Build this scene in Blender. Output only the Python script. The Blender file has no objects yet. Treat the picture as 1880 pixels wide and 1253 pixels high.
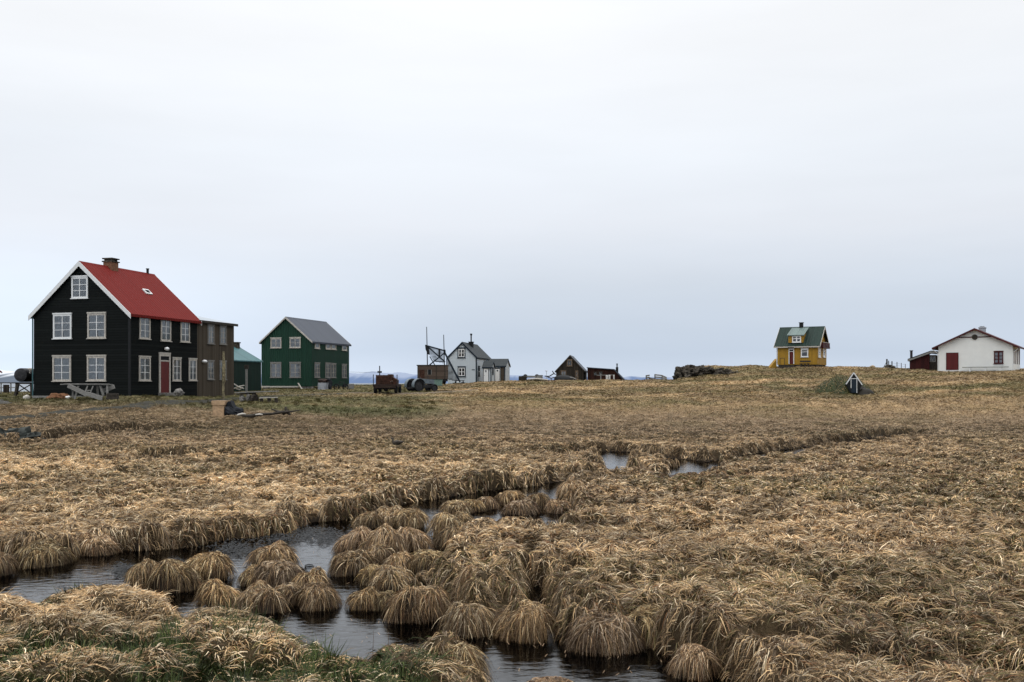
import bpy, math, random
import numpy as np
from mathutils import Vector, Matrix
PI = math.pi
R = math.radians
random.seed(7)
rng = np.random.default_rng(11)
SC = bpy.context.scene
COL = SC.collection

# ------------------------------------------------------------------ camera
F, U0, V0, CZ = 1760.0, 940.0, 703.0, 2.5        # focal length in photo pixels, optical axis, horizon row, eye height
cam_d = bpy.data.cameras.new('camera')
cam = bpy.data.objects.new('camera', cam_d); COL.objects.link(cam)
cam.location = (0, 0, CZ); cam.rotation_euler = (R(90), 0, 0)
cam_d.sensor_width = 36; cam_d.lens = 36 * F / 1880.0
cam_d.shift_y = (V0 - 626.5) / 1880.0
cam_d.clip_start = 0.1; cam_d.clip_end = 60000
SC.camera = cam
SC.view_settings.view_transform = 'Standard'
SC.view_settings.look = 'None'
SC.view_settings.exposure = 0.12
SC.view_settings.gamma = 1.0
SC.cycles.max_bounces = 6
SC.cycles.diffuse_bounces = 3
SC.cycles.glossy_bounces = 3
SC.cycles.transparent_max_bounces = 12
SC.cycles.volume_bounces = 1

# ------------------------------------------------------------------ world: overcast sky
SUN_EL, SUN_AZ = 52.0, 215.0     # azimuth clockwise from +Y
world = bpy.data.worlds.new('World'); SC.world = world; world.use_nodes = True
nt = world.node_tree; nt.nodes.clear()
def N(t, kind, **kw):
    n = t.nodes.new(kind)
    for k, v in kw.items(): setattr(n, k, v)
    return n
tc = N(nt, 'ShaderNodeTexCoord'); sep = N(nt, 'ShaderNodeSeparateXYZ'); nt.links.new(tc.outputs['Generated'], sep.inputs[0])
# slight waviness of the cloud bands
mp = N(nt, 'ShaderNodeMapping'); mp.inputs['Scale'].default_value = (1.6, 1.6, 9.0); nt.links.new(tc.outputs['Generated'], mp.inputs[0])
nz = N(nt, 'ShaderNodeTexNoise'); nz.inputs['Scale'].default_value = 1.7; nz.inputs['Detail'].default_value = 5; nz.inputs['Roughness'].default_value = .5
nt.links.new(mp.outputs[0], nz.inputs['Vector'])
m1 = N(nt, 'ShaderNodeMath', operation='MULTIPLY_ADD'); m1.inputs[1].default_value = .04; m1.inputs[2].default_value = -.02
nt.links.new(nz.outputs[0], m1.inputs[0])
ad = N(nt, 'ShaderNodeMath', operation='ADD'); nt.links.new(sep.outputs[2], ad.inputs[0]); nt.links.new(m1.outputs[0], ad.inputs[1])
ramp = N(nt, 'ShaderNodeValToRGB'); nt.links.new(ad.outputs[0], ramp.inputs[0])
stops = [(0.0, (.60, .68, .80)), (.03, (.535, .615, .73)), (.092, (.62, .685, .775)), (.158, (.735, .77, .83)), (.223, (.80, .84, .895)),
         (.324, (.87, .89, .92)), (.40, (.91, .925, .95)), (.6, (1.5, 1.51, 1.53)), (1.0, (2.8, 2.8, 2.82))]
el = ramp.color_ramp.elements
while len(el) < len(stops): el.new(0.5)
for e, (p, c) in zip(el, stops): e.position = p; e.color = (*c, 1)
# broad light and dark cloud sheets
mp2 = N(nt, 'ShaderNodeMapping'); mp2.inputs['Scale'].default_value = (1.0, 1.0, 6.0); mp2.inputs['Location'].default_value = (3.3, .4, .2)
nt.links.new(tc.outputs['Generated'], mp2.inputs[0])
nz2 = N(nt, 'ShaderNodeTexNoise'); nz2.inputs['Scale'].default_value = 1.7; nz2.inputs['Detail'].default_value = 6; nt.links.new(mp2.outputs[0], nz2.inputs['Vector'])
mr = N(nt, 'ShaderNodeMapRange'); mr.inputs['From Min'].default_value = .3; mr.inputs['From Max'].default_value = .7
mr.inputs['To Min'].default_value = .95; mr.inputs['To Max'].default_value = 1.05; nt.links.new(nz2.outputs[0], mr.inputs[0])
sx = N(nt, 'ShaderNodeMath', operation='MULTIPLY_ADD'); sx.inputs[1].default_value = -.03; nt.links.new(sep.outputs[0], sx.inputs[0]); nt.links.new(mr.outputs[0], sx.inputs[2])
vm = N(nt, 'ShaderNodeVectorMath', operation='SCALE'); nt.links.new(ramp.outputs[0], vm.inputs[0]); # the overcast is thinner and brighter low in the left of the view
lx = N(nt, 'ShaderNodeMapRange', interpolation_type='SMOOTHSTEP'); lx.inputs['From Min'].default_value = .05; lx.inputs['From Max'].default_value = -.5; nt.links.new(sep.outputs[0], lx.inputs[0])
lz = N(nt, 'ShaderNodeMapRange', interpolation_type='SMOOTHSTEP'); lz.inputs['From Min'].default_value = .2; lz.inputs['From Max'].default_value = .02; lz.inputs['To Max'].default_value = .38; nt.links.new(sep.outputs[2], lz.inputs[0])
lm = N(nt, 'ShaderNodeMath', operation='MULTIPLY_ADD'); nt.links.new(lx.outputs[0], lm.inputs[0]); nt.links.new(lz.outputs[0], lm.inputs[1]); nt.links.new(sx.outputs[0], lm.inputs[2])
nt.links.new(lm.outputs[0], vm.inputs['Scale'])
bgc = N(nt, 'ShaderNodeBackground'); nt.links.new(vm.outputs[0], bgc.inputs[0]); bgc.inputs[1].default_value = 1.0
sky = N(nt, 'ShaderNodeTexSky', sky_type='NISHITA'); sky.sun_disc = False
sky.sun_elevation = R(SUN_EL); sky.sun_rotation = R(SUN_AZ); sky.dust_density = 3
bgs = N(nt, 'ShaderNodeBackground'); nt.links.new(sky.outputs[0], bgs.inputs[0]); bgs.inputs[1].default_value = .1
mx = N(nt, 'ShaderNodeMixShader'); mx.inputs[0].default_value = .97
nt.links.new(bgs.outputs[0], mx.inputs[1]); nt.links.new(bgc.outputs[0], mx.inputs[2])
wo = N(nt, 'ShaderNodeOutputWorld'); nt.links.new(mx.outputs[0], wo.inputs[0])

sd = bpy.data.lights.new('sun', 'SUN'); sd.energy = 1.5; sd.angle = R(12); sd.color = (1, .96, .9)
sun = bpy.data.objects.new('sun', sd); COL.objects.link(sun)
dv = Vector((math.sin(R(SUN_AZ)) * math.cos(R(SUN_EL)), math.cos(R(SUN_AZ)) * math.cos(R(SUN_EL)), math.sin(R(SUN_EL))))
sun.rotation_euler = dv.to_track_quat('Z', 'Y').to_euler()

# ------------------------------------------------------------------ helpers
def P(u, v, d): return Vector(((u - U0) / F * d, d, CZ - (v - V0) / F * d))
def tag(o, label=None, cat=None, group=None, kind=None):
    if label: o['label'] = label
    if cat: o['category'] = cat
    if group: o['group'] = group
    if kind: o['kind'] = kind
    return o

class G:
    def __init__(s): s.v = []; s.f = []
    def add(s, vs, fs):
        b = len(s.v); s.v += [Vector(v) for v in vs]; s.f += [tuple(i + b for i in f) for f in fs]; return s
    def box(s, fr, x0, x1, y0, y1, z0, z1):
        o, ex, ey, ez = fr
        vs = [o + ex * x + ey * y + ez * z for z in (z0, z1) for y in (y0, y1) for x in (x0, x1)]
        return s.add(vs, [(0, 1, 3, 2), (4, 6, 7, 5), (0, 4, 5, 1), (2, 3, 7, 6), (0, 2, 6, 4), (1, 5, 7, 3)])
    def prism(s, fr, poly, y0, y1):
        o, ex, ey, ez = fr; n = len(poly)
        vs = [o + ex * x + ey * y + ez * z for y in (y0, y1) for x, z in poly]
        fs = [tuple(range(n)), tuple(range(2 * n - 1, n - 1, -1))] + [(i, i + n, (i + 1) % n + n, (i + 1) % n) for i in range(n)]
        return s.add(vs, fs)
    def bar(s, p, q, r, r2=None, n=8):
        p = Vector(p); q = Vector(q); r2 = r if r2 is None else r2
        d = (q - p).normalized(); a = d.orthogonal().normalized(); b = d.cross(a)
        vs = [c + (a * math.cos(2 * PI * i / n) + b * math.sin(2 * PI * i / n)) * rr for c, rr in ((p, r), (q, r2)) for i in range(n)]
        return s.add(vs, [tuple(range(n)), tuple(range(2 * n - 1, n - 1, -1))] + [(i, i + n, (i + 1) % n + n, (i + 1) % n) for i in range(n)])
    def tube(s, pts, rs, n=7):
        pts = [Vector(p) for p in pts]
        rs = rs if isinstance(rs, (list, tuple)) else [rs] * len(pts)
        vs = []; m = len(pts)
        a = None
        for i, p in enumerate(pts):
            d = (pts[min(i + 1, m - 1)] - pts[max(i - 1, 0)]).normalized()
            a = d.orthogonal().normalized() if a is None else (a - d * a.dot(d)).normalized()
            b = d.cross(a)
            vs += [p + (a * math.cos(2 * PI * k / n) + b * math.sin(2 * PI * k / n)) * rs[i] for k in range(n)]
        fs = [(i * n + k, (i + 1) * n + k, (i + 1) * n + (k + 1) % n, i * n + (k + 1) % n) for i in range(m - 1) for k in range(n)]
        return s.add(vs, fs + [tuple(range(n)), tuple(range(m * n - 1, (m - 1) * n - 1, -1))])
    def beam(s, p, q, w, h, up=Vector((0, 0, 1))):
        p = Vector(p); q = Vector(q); d = (q - p); L = d.length; d = d / L
        if abs(d.dot(up)) > .98: up = Vector((0, 1, 0))
        a = d.cross(up).normalized(); b = a.cross(d)
        return s.box((p, d, a, b), 0, L, -w / 2, w / 2, -h / 2, h / 2)
    def lathe(s, fr, prof, n=24):
        o, ex, ey, ez = fr; vs = []
        for r, z in prof: vs += [o + ez * z + (ex * math.cos(2 * PI * k / n) + ey * math.sin(2 * PI * k / n)) * r for k in range(n)]
        m = len(prof)
        fs = [(i * n + k, i * n + (k + 1) % n, (i + 1) * n + (k + 1) % n, (i + 1) * n + k) for i in range(m - 1) for k in range(n)]
        fs += [tuple(range(n)), tuple(range(m * n - 1, (m - 1) * n - 1, -1))]
        return s.add(vs, fs)
    def blob(s, c, rad, amp=.15, seed=0, nu=18, nv=12, fr=None, sq=1.0, freq=2.0):
        r = random.Random(seed); ph = [(r.uniform(0, 6), r.uniform(0, 6), r.uniform(0, 6)) for _ in range(5)]
        vs = []; c = Vector(c)
        ex, ey, ez = (fr[1], fr[2], fr[3]) if fr else (Vector((1, 0, 0)), Vector((0, 1, 0)), Vector((0, 0, 1)))
        for j in range(nv + 1):
            th = PI * j / nv
            for i in range(nu):
                a = 2 * PI * i / nu
                d = Vector((math.sin(th) * math.cos(a), math.sin(th) * math.sin(a), math.cos(th)))
                d = Vector([math.copysign(abs(q) ** sq, q) for q in d])
                k = 1
                for m, (p1, p2, p3) in enumerate(ph):
                    f = freq * (1 + m * .9); k += amp / (1 + m * .6) * math.sin(d.x * f + p1) * math.sin(d.y * f + p2) * math.cos(d.z * f + p3) * 1.6
                vs.append(c + ex * d.x * rad[0] * k + ey * d.y * rad[1] * k + ez * d.z * rad[2] * k)
        fs = [(j * nu + i, (j + 1) * nu + i, (j + 1) * nu + (i + 1) % nu, j * nu + (i + 1) % nu) for j in range(nv) for i in range(nu)]
        return s.add(vs, fs)

def frame(o, yaw):
    c, s_ = math.cos(yaw), math.sin(yaw)
    return (Vector(o), Vector((c, s_, 0)), Vector((-s_, c, 0)), Vector((0, 0, 1)))
ROOTM = {}
def root(name, loc, yaw, label, cat, group=None):
    o = bpy.data.objects.new(name, None); COL.objects.link(o); o.empty_display_size = .3
    o.location = loc; o.rotation_euler = (0, 0, yaw)
    ROOTM[o.name] = Matrix.Translation(Vector(loc)) @ Matrix.Rotation(yaw, 4, 'Z')
    return tag(o, label, cat, group)
def rm_of(o):
    while o.parent: o = o.parent
    return ROOTM[o.name]
def put(name, g, mat, parent=None, label=None, cat=None, group=None, kind=None, smooth=False, yaw=0):
    vs = g.v
    if parent: inv = rm_of(parent).inverted(); vs = [inv @ v for v in vs]; M = None
    else:
        xs = [v.x for v in vs]; ys = [v.y for v in vs]; zs = [v.z for v in vs]
        o0 = Vector(((min(xs) + max(xs)) / 2, (min(ys) + max(ys)) / 2, min(zs)))
        M = Matrix.Translation(o0) @ Matrix.Rotation(yaw, 4, 'Z'); inv = M.inverted(); vs = [inv @ v for v in vs]
    me = bpy.data.meshes.new(name); me.from_pydata([tuple(v) for v in vs], [], g.f)
    me.validate(); me.materials.append(mat)
    if smooth:
        me.shade_smooth()
        try: me.set_sharp_from_angle(angle=R(35))
        except Exception: pass
    o = bpy.data.objects.new(name, me); COL.objects.link(o)
    if parent: o.parent = parent
    else: o.location = M.to_translation(); o.rotation_euler = (0, 0, yaw); ROOTM[o.name] = M
    return tag(o, label, cat, group, kind)

# ------------------------------------------------------------------ materials
def newmat(name):
    m = bpy.data.materials.new(name); m.use_nodes = True; t = m.node_tree
    return m, t, t.nodes['Principled BSDF']
def mat(name, col, rough=.7, var=.25, scale=6.0, bump=.0, metal=0, spec=.3, col2=None, stretch=(1, 1, 1), bdist=.02):
    m, t, b = newmat(name)
    tcn = N(t, 'ShaderNodeTexCoord'); mpn = N(t, 'ShaderNodeMapping'); mpn.inputs['Scale'].default_value = stretch
    t.links.new(tcn.outputs['Object'], mpn.inputs[0])
    n = N(t, 'ShaderNodeTexNoise'); n.inputs['Scale'].default_value = scale; n.inputs['Detail'].default_value = 6; n.inputs['Roughness'].default_value = .65
    t.links.new(mpn.outputs[0], n.inputs['Vector'])
    r = N(t, 'ShaderNodeValToRGB'); t.links.new(n.outputs[0], r.inputs[0])
    c2 = col2 if col2 else tuple(c * (1 + var) for c in col)
    c1 = tuple(c * (1 - var) for c in col)
    e = r.color_ramp.elements; e[0].position = .35; e[1].position = .65; e[0].color = (*c1, 1); e[1].color = (*c2, 1)
    t.links.new(r.outputs[0], b.inputs['Base Color'])
    b.inputs['Roughness'].default_value = rough; b.inputs['Metallic'].default_value = metal; b.inputs['Specular IOR Level'].default_value = spec
    if bump:
        bp = N(t, 'ShaderNodeBump'); bp.inputs['Strength'].default_value = bump; bp.inputs['Distance'].default_value = bdist
        t.links.new(n.outputs[0], bp.inputs['Height']); t.links.new(bp.outputs[0], b.inputs['Normal'])
    return m
def boards(name, col, axis='z', pitch=.18, var=.3, gap=.5, gapw=.1, rough=.75, spec=.2, bump=.6, streak=.3, col2=None, kind='board', metal=0):
    """boards or corrugated sheets: pitch along one local axis ('z', 'x', 'y' or 'xy')"""
    m, t, b = newmat(name); L = t.links.new
    tcn = N(t, 'ShaderNodeTexCoord'); s_ = N(t, 'ShaderNodeSeparateXYZ'); L(tcn.outputs['Object'], s_.inputs[0])
    if axis == 'xy':
        a = N(t, 'ShaderNodeMath', operation='ADD'); L(s_.outputs[0], a.inputs[0]); L(s_.outputs[1], a.inputs[1]); src = a.outputs[0]
    else: src = s_.outputs['xyz'.index(axis)]
    dv_ = N(t, 'ShaderNodeMath', operation='DIVIDE'); L(src, dv_.inputs[0]); dv_.inputs[1].default_value = pitch
    fl = N(t, 'ShaderNodeMath', operation='FLOOR'); L(dv_.outputs[0], fl.inputs[0])
    fr_ = N(t, 'ShaderNodeMath', operation='FRACT'); L(dv_.outputs[0], fr_.inputs[0])
    wn = N(t, 'ShaderNodeTexWhiteNoise', noise_dimensions='1D'); L(fl.outputs[0], wn.inputs['W'])
    n = N(t, 'ShaderNodeTexNoise'); n.inputs['Scale'].default_value = 2.2; n.inputs['Detail'].default_value = 7; n.inputs['Roughness'].default_value = .7
    mpn = N(t, 'ShaderNodeMapping'); mpn.inputs['Scale'].default_value = (.6, .6, 5) if axis == 'z' else (5, 5, .5)
    L(tcn.outputs['Object'], mpn.inputs[0]); L(mpn.outputs[0], n.inputs['Vector'])
    mixf = N(t, 'ShaderNodeMath', operation='MULTIPLY_ADD'); L(wn.outputs[0], mixf.inputs[0]); mixf.inputs[1].default_value = 1 - streak
    mm = N(t, 'ShaderNodeMath', operation='MULTIPLY'); L(n.outputs[0], mm.inputs[0]); mm.inputs[1].default_value = streak; L(mm.outputs[0], mixf.inputs[2])
    r = N(t, 'ShaderNodeValToRGB'); L(mixf.outputs[0], r.inputs[0]); e = r.color_ramp.elements
    e[0].color = (*[c * (1 - var) for c in col], 1); e[1].color = (*(col2 or [c * (1 + var) for c in col]), 1)
    if kind == 'board':
        lt = N(t, 'ShaderNodeMath', operation='LESS_THAN'); L(fr_.outputs[0], lt.inputs[0]); lt.inputs[1].default_value = gapw
        mxc = N(t, 'ShaderNodeMix', data_type='RGBA'); L(lt.outputs[0], mxc.inputs['Factor']); L(r.outputs[0], mxc.inputs['A'])
        mxc.inputs['B'].default_value = (*[c * gap for c in col], 1); L(mxc.outputs['Result'], b.inputs['Base Color'])
        h = fr_.outputs[0] if axis == 'z' else lt.outputs[0]
    else:
        L(r.outputs[0], b.inputs['Base Color'])
        sn = N(t, 'ShaderNodeMath', operation='MULTIPLY'); L(dv_.outputs[0], sn.inputs[0]); sn.inputs[1].default_value = 2 * PI
        s2 = N(t, 'ShaderNodeMath', operation='SINE'); L(sn.outputs[0], s2.inputs[0]); h = s2.outputs[0]
    bp = N(t, 'ShaderNodeBump'); bp.inputs['Strength'].default_value = bump; bp.inputs['Distance'].default_value = .03
    bp.invert = (kind == 'board' and axis != 'z')
    L(h, bp.inputs['Height']); L(bp.outputs[0], b.inputs['Normal'])
    b.inputs['Roughness'].default_value = rough; b.inputs['Specular IOR Level'].default_value = spec; b.inputs['Metallic'].default_value = metal
    return m
M = {}
M['tar'] = boards('tarred_boards', (.0062, .0085, .008), 'z', .17, .45, .25, .14, .8, .12, col2=(.015, .018, .017), streak=.6)
M['brownboard'] = boards('weathered_brown_boards', (.066, .052, .038), 'xy', .16, .45, .35, .1, .85, .1, streak=.6, col2=(.120, .099, .074))
M['greencorr'] = boards('green_corrugated_sheet', (.010, .043, .026), 'xy', .24, .3, kind='corr', rough=.6, bump=.9, streak=.7)
M['darkgreen'] = boards('dark_green_sheet', (.008, .026, .018), 'xy', .2, .3, kind='corr', rough=.6)
M['redroof'] = boards('red_roof_sheet', (.145, .014, .011), 'y', .3, .24, kind='corr', rough=.75, bump=.35, spec=.1, streak=.8)
M['greyroof'] = boards('slate_grey_roof_sheet', (.058, .068, .088), 'y', .3, .15, kind='corr', rough=.55, bump=.4)
M['tealroof'] = boards('teal_roof_sheet', (.06, .14, .15), 'y', .3, .25, kind='corr', rough=.5, bump=.5)
M['darkroof'] = boards('dark_roof_sheet', (.016, .022, .025), 'y', .3, .2, kind='corr', rough=.6, bump=.3)
M['paleroof'] = boards('pale_grey_roof_sheet', (.36, .40, .44), 'y', .3, .1, kind='corr', rough=.5)
M['paleblue'] = boards('pale_blue_grey_cladding', (.52, .575, .61), 'xy', .14, .08, .7, .12, .6, .2, streak=.7)
M['yellow'] = boards('ochre_yellow_boards', (.36, .205, .026), 'xy', .22, .14, .6, .12, .65, .2, streak=.5)
M['greenroof'] = boards('dark_green_roof_sheet', (.011, .026, .020), 'x', .3, .2, kind='corr', rough=.7, bump=.5)
M['palegreenroof'] = boards('faded_green_roof_sheet', (.11, .155, .145), 'x', .3, .2, kind='corr', rough=.5, bump=.5)
M['redboard'] = boards('dark_red_boards', (.042, .008, .007), 'xy', .3, .3, .4, .06, .7, .2)
M['shedboard'] = boards('dark_red_brown_boards', (.032, .014, .011), 'xy', .25, .6, .4, .08, .85, .1, streak=.6)
M['maroon'] = mat('maroon_paint', (.065, .010, .010), .6, .25)
M['doorred'] = boards('red_door_boards', (.13, .014, .011), 'xy', .2, .12, .5, .06, .5, .3)
M['doordark'] = boards('dark_red_door', (.10, .010, .009), 'xy', .3, .12, .5, .06, .5, .3)
M['plaster'] = mat('white_render', (.76, .77, .74), .85, .035, 1.2, .1)
M['white'] = mat('white_paint', (.72, .73, .72), .5, .05)
M['oldwhite'] = mat('weathered_white_paint', (.46, .43, .38), .7, .25, 9)
M['greywood'] = mat('grey_weathered_wood', (.22, .215, .20), .85, .35, 8, .3, stretch=(1, 1, 4))
M['darkwood'] = mat('dark_weathered_wood', (.045, .038, .030), .85, .4, 6, .3)
M['barn'] = boards('dark_barn_boards', (.036, .030, .024), 'xy', .2, .5, .3, .1, .85, .1, streak=.5)
M['plank'] = boards('brown_horizontal_planks', (.115, .085, .066), 'z', .22, .45, .25, .1, .85, .1, streak=.6)
M['navy'] = mat('dark_navy_trim', (.010, .020, .032), .55, .2)
M['blackp'] = mat('black_paint', (.007, .008, .009), .6, .3)
M['black'] = mat('black_net_and_tarp', (.012, .014, .018), .8, .4)
M['rust'] = mat('rusty_metal', (.045, .020, .012), .85, .5, 5, .3, col2=(.085, .036, .022))
M['darkrust'] = mat('dark_rusty_metal', (.030, .018, .014), .85, .5, 5, .3)
M['rubber'] = mat('black_rubber', (.012, .012, .013), .85, .3)
M['tractor'] = mat('grey_blue_tractor_paint', (.13, .16, .18), .45, .3, 4, metal=.1)
M['iron'] = mat('dark_engine_iron', (.028, .028, .030), .6, .5, 8)
M['stone'] = mat('grey_foundation_stone', (.20, .19, .175), .9, .35, 5, .4)
M['brick'] = mat('orange_brown_brick', (.19, .095, .055), .9, .35, 10, .3)
M['block'] = mat('tan_stone_block', (.44, .30, .18), .9, .25, 7, .5)
M['lava'] = mat('dark_lava_rock', (.026, .022, .018), .95, .6, 3, .8, col2=(.105, .088, .066), bdist=.2)
M['boulder'] = mat('tan_boulder', (.28, .21, .13), .9, .3, 5, .4)
M['wetrock'] = mat('dark_green_grey_rock', (.045, .05, .045), .9, .45, 6, .5)
M['driftpale'] = mat('bleached_driftwood', (.55, .52, .46), .8, .15)
M['driftbrown'] = mat('brown_driftwood', (.17, .125, .085), .9, .4, 9, .3)
M['turf'] = mat('green_turf', (.030, .040, .012), .95, .5, 3, .6, col2=(.055, .058, .018))
M['greentank'] = mat('pale_green_paint', (.16, .25, .21), .6, .25)
M['chim'] = mat('grey_chimney_render', (.36, .38, .41), .85, .12)
M['terracotta'] = mat('rusty_brown_heap', (.16, .075, .035), .9, .4)
M['curtain'] = mat('pale_curtain', (.34, .37, .40), .9, .15, 9, stretch=(8, 8, 1))
M['void'] = mat('dark_room_behind', (.010, .012, .014), .9, .3)
M['peat'] = mat('peat', (.025, .017, .011), .95, .4)
M['lampglass'] = mat('white_lamp_globe', (.8, .8, .8), .3, .02)
def glass():
    m, t, b = newmat('window_glass'); t.nodes.remove(b)
    tr = N(t, 'ShaderNodeBsdfTransparent'); tr.inputs[0].default_value = (.86, .88, .88, 1)
    gl = N(t, 'ShaderNodeBsdfGlossy'); gl.inputs['Roughness'].default_value = .06
    lw = N(t, 'ShaderNodeFresnel'); lw.inputs[0].default_value = 1.5
    mxs = N(t, 'ShaderNodeMixShader'); a = N(t, 'ShaderNodeMath', operation='ADD'); a.inputs[1].default_value = .05
    t.links.new(lw.outputs[0], a.inputs[0]); t.links.new(a.outputs[0], mxs.inputs[0]); t.links.new(tr.outputs[0], mxs.inputs[1]); t.links.new(gl.outputs[0], mxs.inputs[2])
    t.links.new(mxs.outputs[0], t.nodes['Material Output'].inputs[0]); return m
M['glass'] = glass()
def netmat():
    m, t, b = newmat('fishing_net'); b.inputs['Base Color'].default_value = (.02, .024, .03, 1); b.inputs['Roughness'].default_value = .9
    tr = N(t, 'ShaderNodeBsdfTransparent'); tcn = N(t, 'ShaderNodeTexCoord')
    n = N(t, 'ShaderNodeTexNoise'); n.inputs['Scale'].default_value = 1.6; n.inputs['Detail'].default_value = 4; t.links.new(tcn.outputs['Object'], n.inputs['Vector'])
    mr_ = N(t, 'ShaderNodeMapRange'); mr_.inputs['From Min'].default_value = .3; mr_.inputs['From Max'].default_value = .7
    mr_.inputs['To Min'].default_value = .35; mr_.inputs['To Max'].default_value = .8; t.links.new(n.outputs[0], mr_.inputs[0])
    mxs = N(t, 'ShaderNodeMixShader'); t.links.new(mr_.outputs[0], mxs.inputs[0]); t.links.new(tr.outputs[0], mxs.inputs[1]); t.links.new(b.outputs[0], mxs.inputs[2])
    t.links.new(mxs.outputs[0], t.nodes['Material Output'].inputs[0]); return m
M['net'] = netmat()
def vcolmat(name, rough=.85, trans=0.0, bump=0, nscale=8, dark=.75, spec=.15):
    m, t, b = newmat(name); L = t.links.new
    at = N(t, 'ShaderNodeAttribute'); at.attribute_name = 'Col'
    src = at.outputs[0]
    if bump:
        tcn = N(t, 'ShaderNodeTexCoord'); n = N(t, 'ShaderNodeTexNoise'); n.inputs['Scale'].default_value = nscale; n.inputs['Detail'].default_value = 8
        n.inputs['Roughness'].default_value = .7; L(tcn.outputs['Object'], n.inputs['Vector'])
        mr_ = N(t, 'ShaderNodeMapRange'); mr_.inputs['From Min'].default_value = .3; mr_.inputs['From Max'].default_value = .7
        mr_.inputs['To Min'].default_value = dark; mr_.inputs['To Max'].default_value = 1 / dark; L(n.outputs[0], mr_.inputs[0])
        sc_ = N(t, 'ShaderNodeVectorMath', operation='SCALE'); L(src, sc_.inputs[0]); L(mr_.outputs[0], sc_.inputs['Scale']); src = sc_.outputs[0]
        bp = N(t, 'ShaderNodeBump'); bp.inputs['Strength'].default_value = bump; bp.inputs['Distance'].default_value = .1
        L(n.outputs[0], bp.inputs['Height']); L(bp.outputs[0], b.inputs['Normal'])
    L(src, b.inputs['Base Color']); b.inputs['Roughness'].default_value = rough; b.inputs['Specular IOR Level'].default_value = spec
    if trans:
        tl = N(t, 'ShaderNodeBsdfTranslucent'); L(src, tl.inputs[0]); mxs = N(t, 'ShaderNodeMixShader'); mxs.inputs[0].default_value = trans
        L(b.outputs[0], mxs.inputs[1]); L(tl.outputs[0], mxs.inputs[2]); L(mxs.outputs[0], t.nodes['Material Output'].inputs[0])
    return m
M['blade'] = vcolmat('dry_grass_blades', .6, .22, spec=.3)
M['ground'] = vcolmat('marsh_ground', .95, 0, .8, 3.0, .7)
M['hill'] = vcolmat('far_hills', .95)

# ------------------------------------------------------------------ noise (numpy)
_tab = rng.random((256, 256))
def vnoise(x, y):
    xi = np.floor(x).astype(int); yi = np.floor(y).astype(int); fx = x - xi; fy = y - yi
    fx = fx * fx * (3 - 2 * fx); fy = fy * fy * (3 - 2 * fy)
    a = _tab[xi & 255, yi & 255]; b = _tab[(xi + 1) & 255, yi & 255]; c = _tab[xi & 255, (yi + 1) & 255]; d = _tab[(xi + 1) & 255, (yi + 1) & 255]
    return (a * (1 - fx) + b * fx) * (1 - fy) + (c * (1 - fx) + d * fx) * fy
def fbm(x, y, s, o=4, off=0):
    r = 0; a = .5; t = 0
    for i in range(o):
        r = r + a * vnoise(x * s + 17.3 * i + off, y * s - 9.1 * i + off * 1.7); t += a; a *= .5; s *= 2.03
    return r / t

# ------------------------------------------------------------------ terrain
ZM = .13                       # level of the marsh carpet above its water
PROF = {
 -1500: [(40, None), (60, 727), (90, 719), (120, 'z1')],
 0: [(40, None), (46, 778), (52, 758), (58, 742), (66, 733), (75, 724), (85, 721), (98, 'z1'), (115, 'z-3.5')],
 240: [(42, None), (50, 765), (56, 745), (61, 729.5), (64, 726), (90, 719), (120, 714), (140, 'z-3.5')],
 450: [(45, None), (52, 768), (60, 748), (68, 735), (80, 722), (92, 716), (115, 711), (140, 'z1.2'), (160, 'z-3.5')],
 650: [(50, None), (60, 757), (70, 738), (80, 723), (92, 715), (110, 709), (130, 707.5), (150, 'z1.2'), (180, 'z-3.5')],
 800: [(52, None), (62, 752), (72, 737), (88, 719), (105, 708.5), (124, 706), (145, 'z1.8'), (180, 'z-3.5')],
 950: [(55, None), (66, 745), (80, 728), (95, 713), (110, 703.5), (125, 702), (140, 'z2.4'), (180, 'z-3.5')],
 1100: [(58, None), (70, 742), (85, 725), (100, 710), (120, 701), (135, 701.5), (160, 'z2.2'), (200, 'z-3.5')],
 1230: [(58, None), (70, 740), (85, 722), (100, 707), (115, 701), (130, 702), (160, 'z2'), (200, 'z-3.5')],
 1265: [(58, None), (70, 740), (85, 721), (100, 705), (112, 697), (120, 690), (130, 690), (160, 'z3'), (200, 'z-3.5')],
 1300: [(58, None), (70, 740), (85, 720), (100, 704), (110, 695), (118, 676.5), (130, 674.5), (160, 'z3.5'), (200, 'z-3.5')],
 1420: [(58, None), (70, 740), (82, 722), (95, 706), (107, 690), (114, 676), (125, 674), (150, 'z4'), (200, 'z-3.5')],
 1470: [(58, None), (70, 740), (82, 724), (95, 706), (106, 687), (111, 675), (114, 672.8), (125, 672.5), (150, 'z4'), (200, 'z-3.5')],
 1560: [(60, None), (72, 738), (80, 726), (90, 709), (100, 692), (110, 677.5), (125, 675.5), (150, 'z4'), (200, 'z-3.5')],
 1700: [(60, None), (72, 736), (82, 718), (95, 694), (101, 682.5), (115, 679.5), (130, 'z4'), (200, 'z-3.5')],
 1880: [(60, None), (72, 734), (82, 712), (92, 690), (98, 681.5), (115, 678), (140, 'z4'), (200, 'z-3.5')],
 3400: [(60, None), (72, 734), (82, 712), (92, 690), (98, 681), (115, 678), (140, 'z4'), (200, 'z-3.5')]}
_us = np.array(sorted(PROF)); _ds = np.exp(np.linspace(np.log(2), np.log(320), 400))
_T = []
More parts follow.
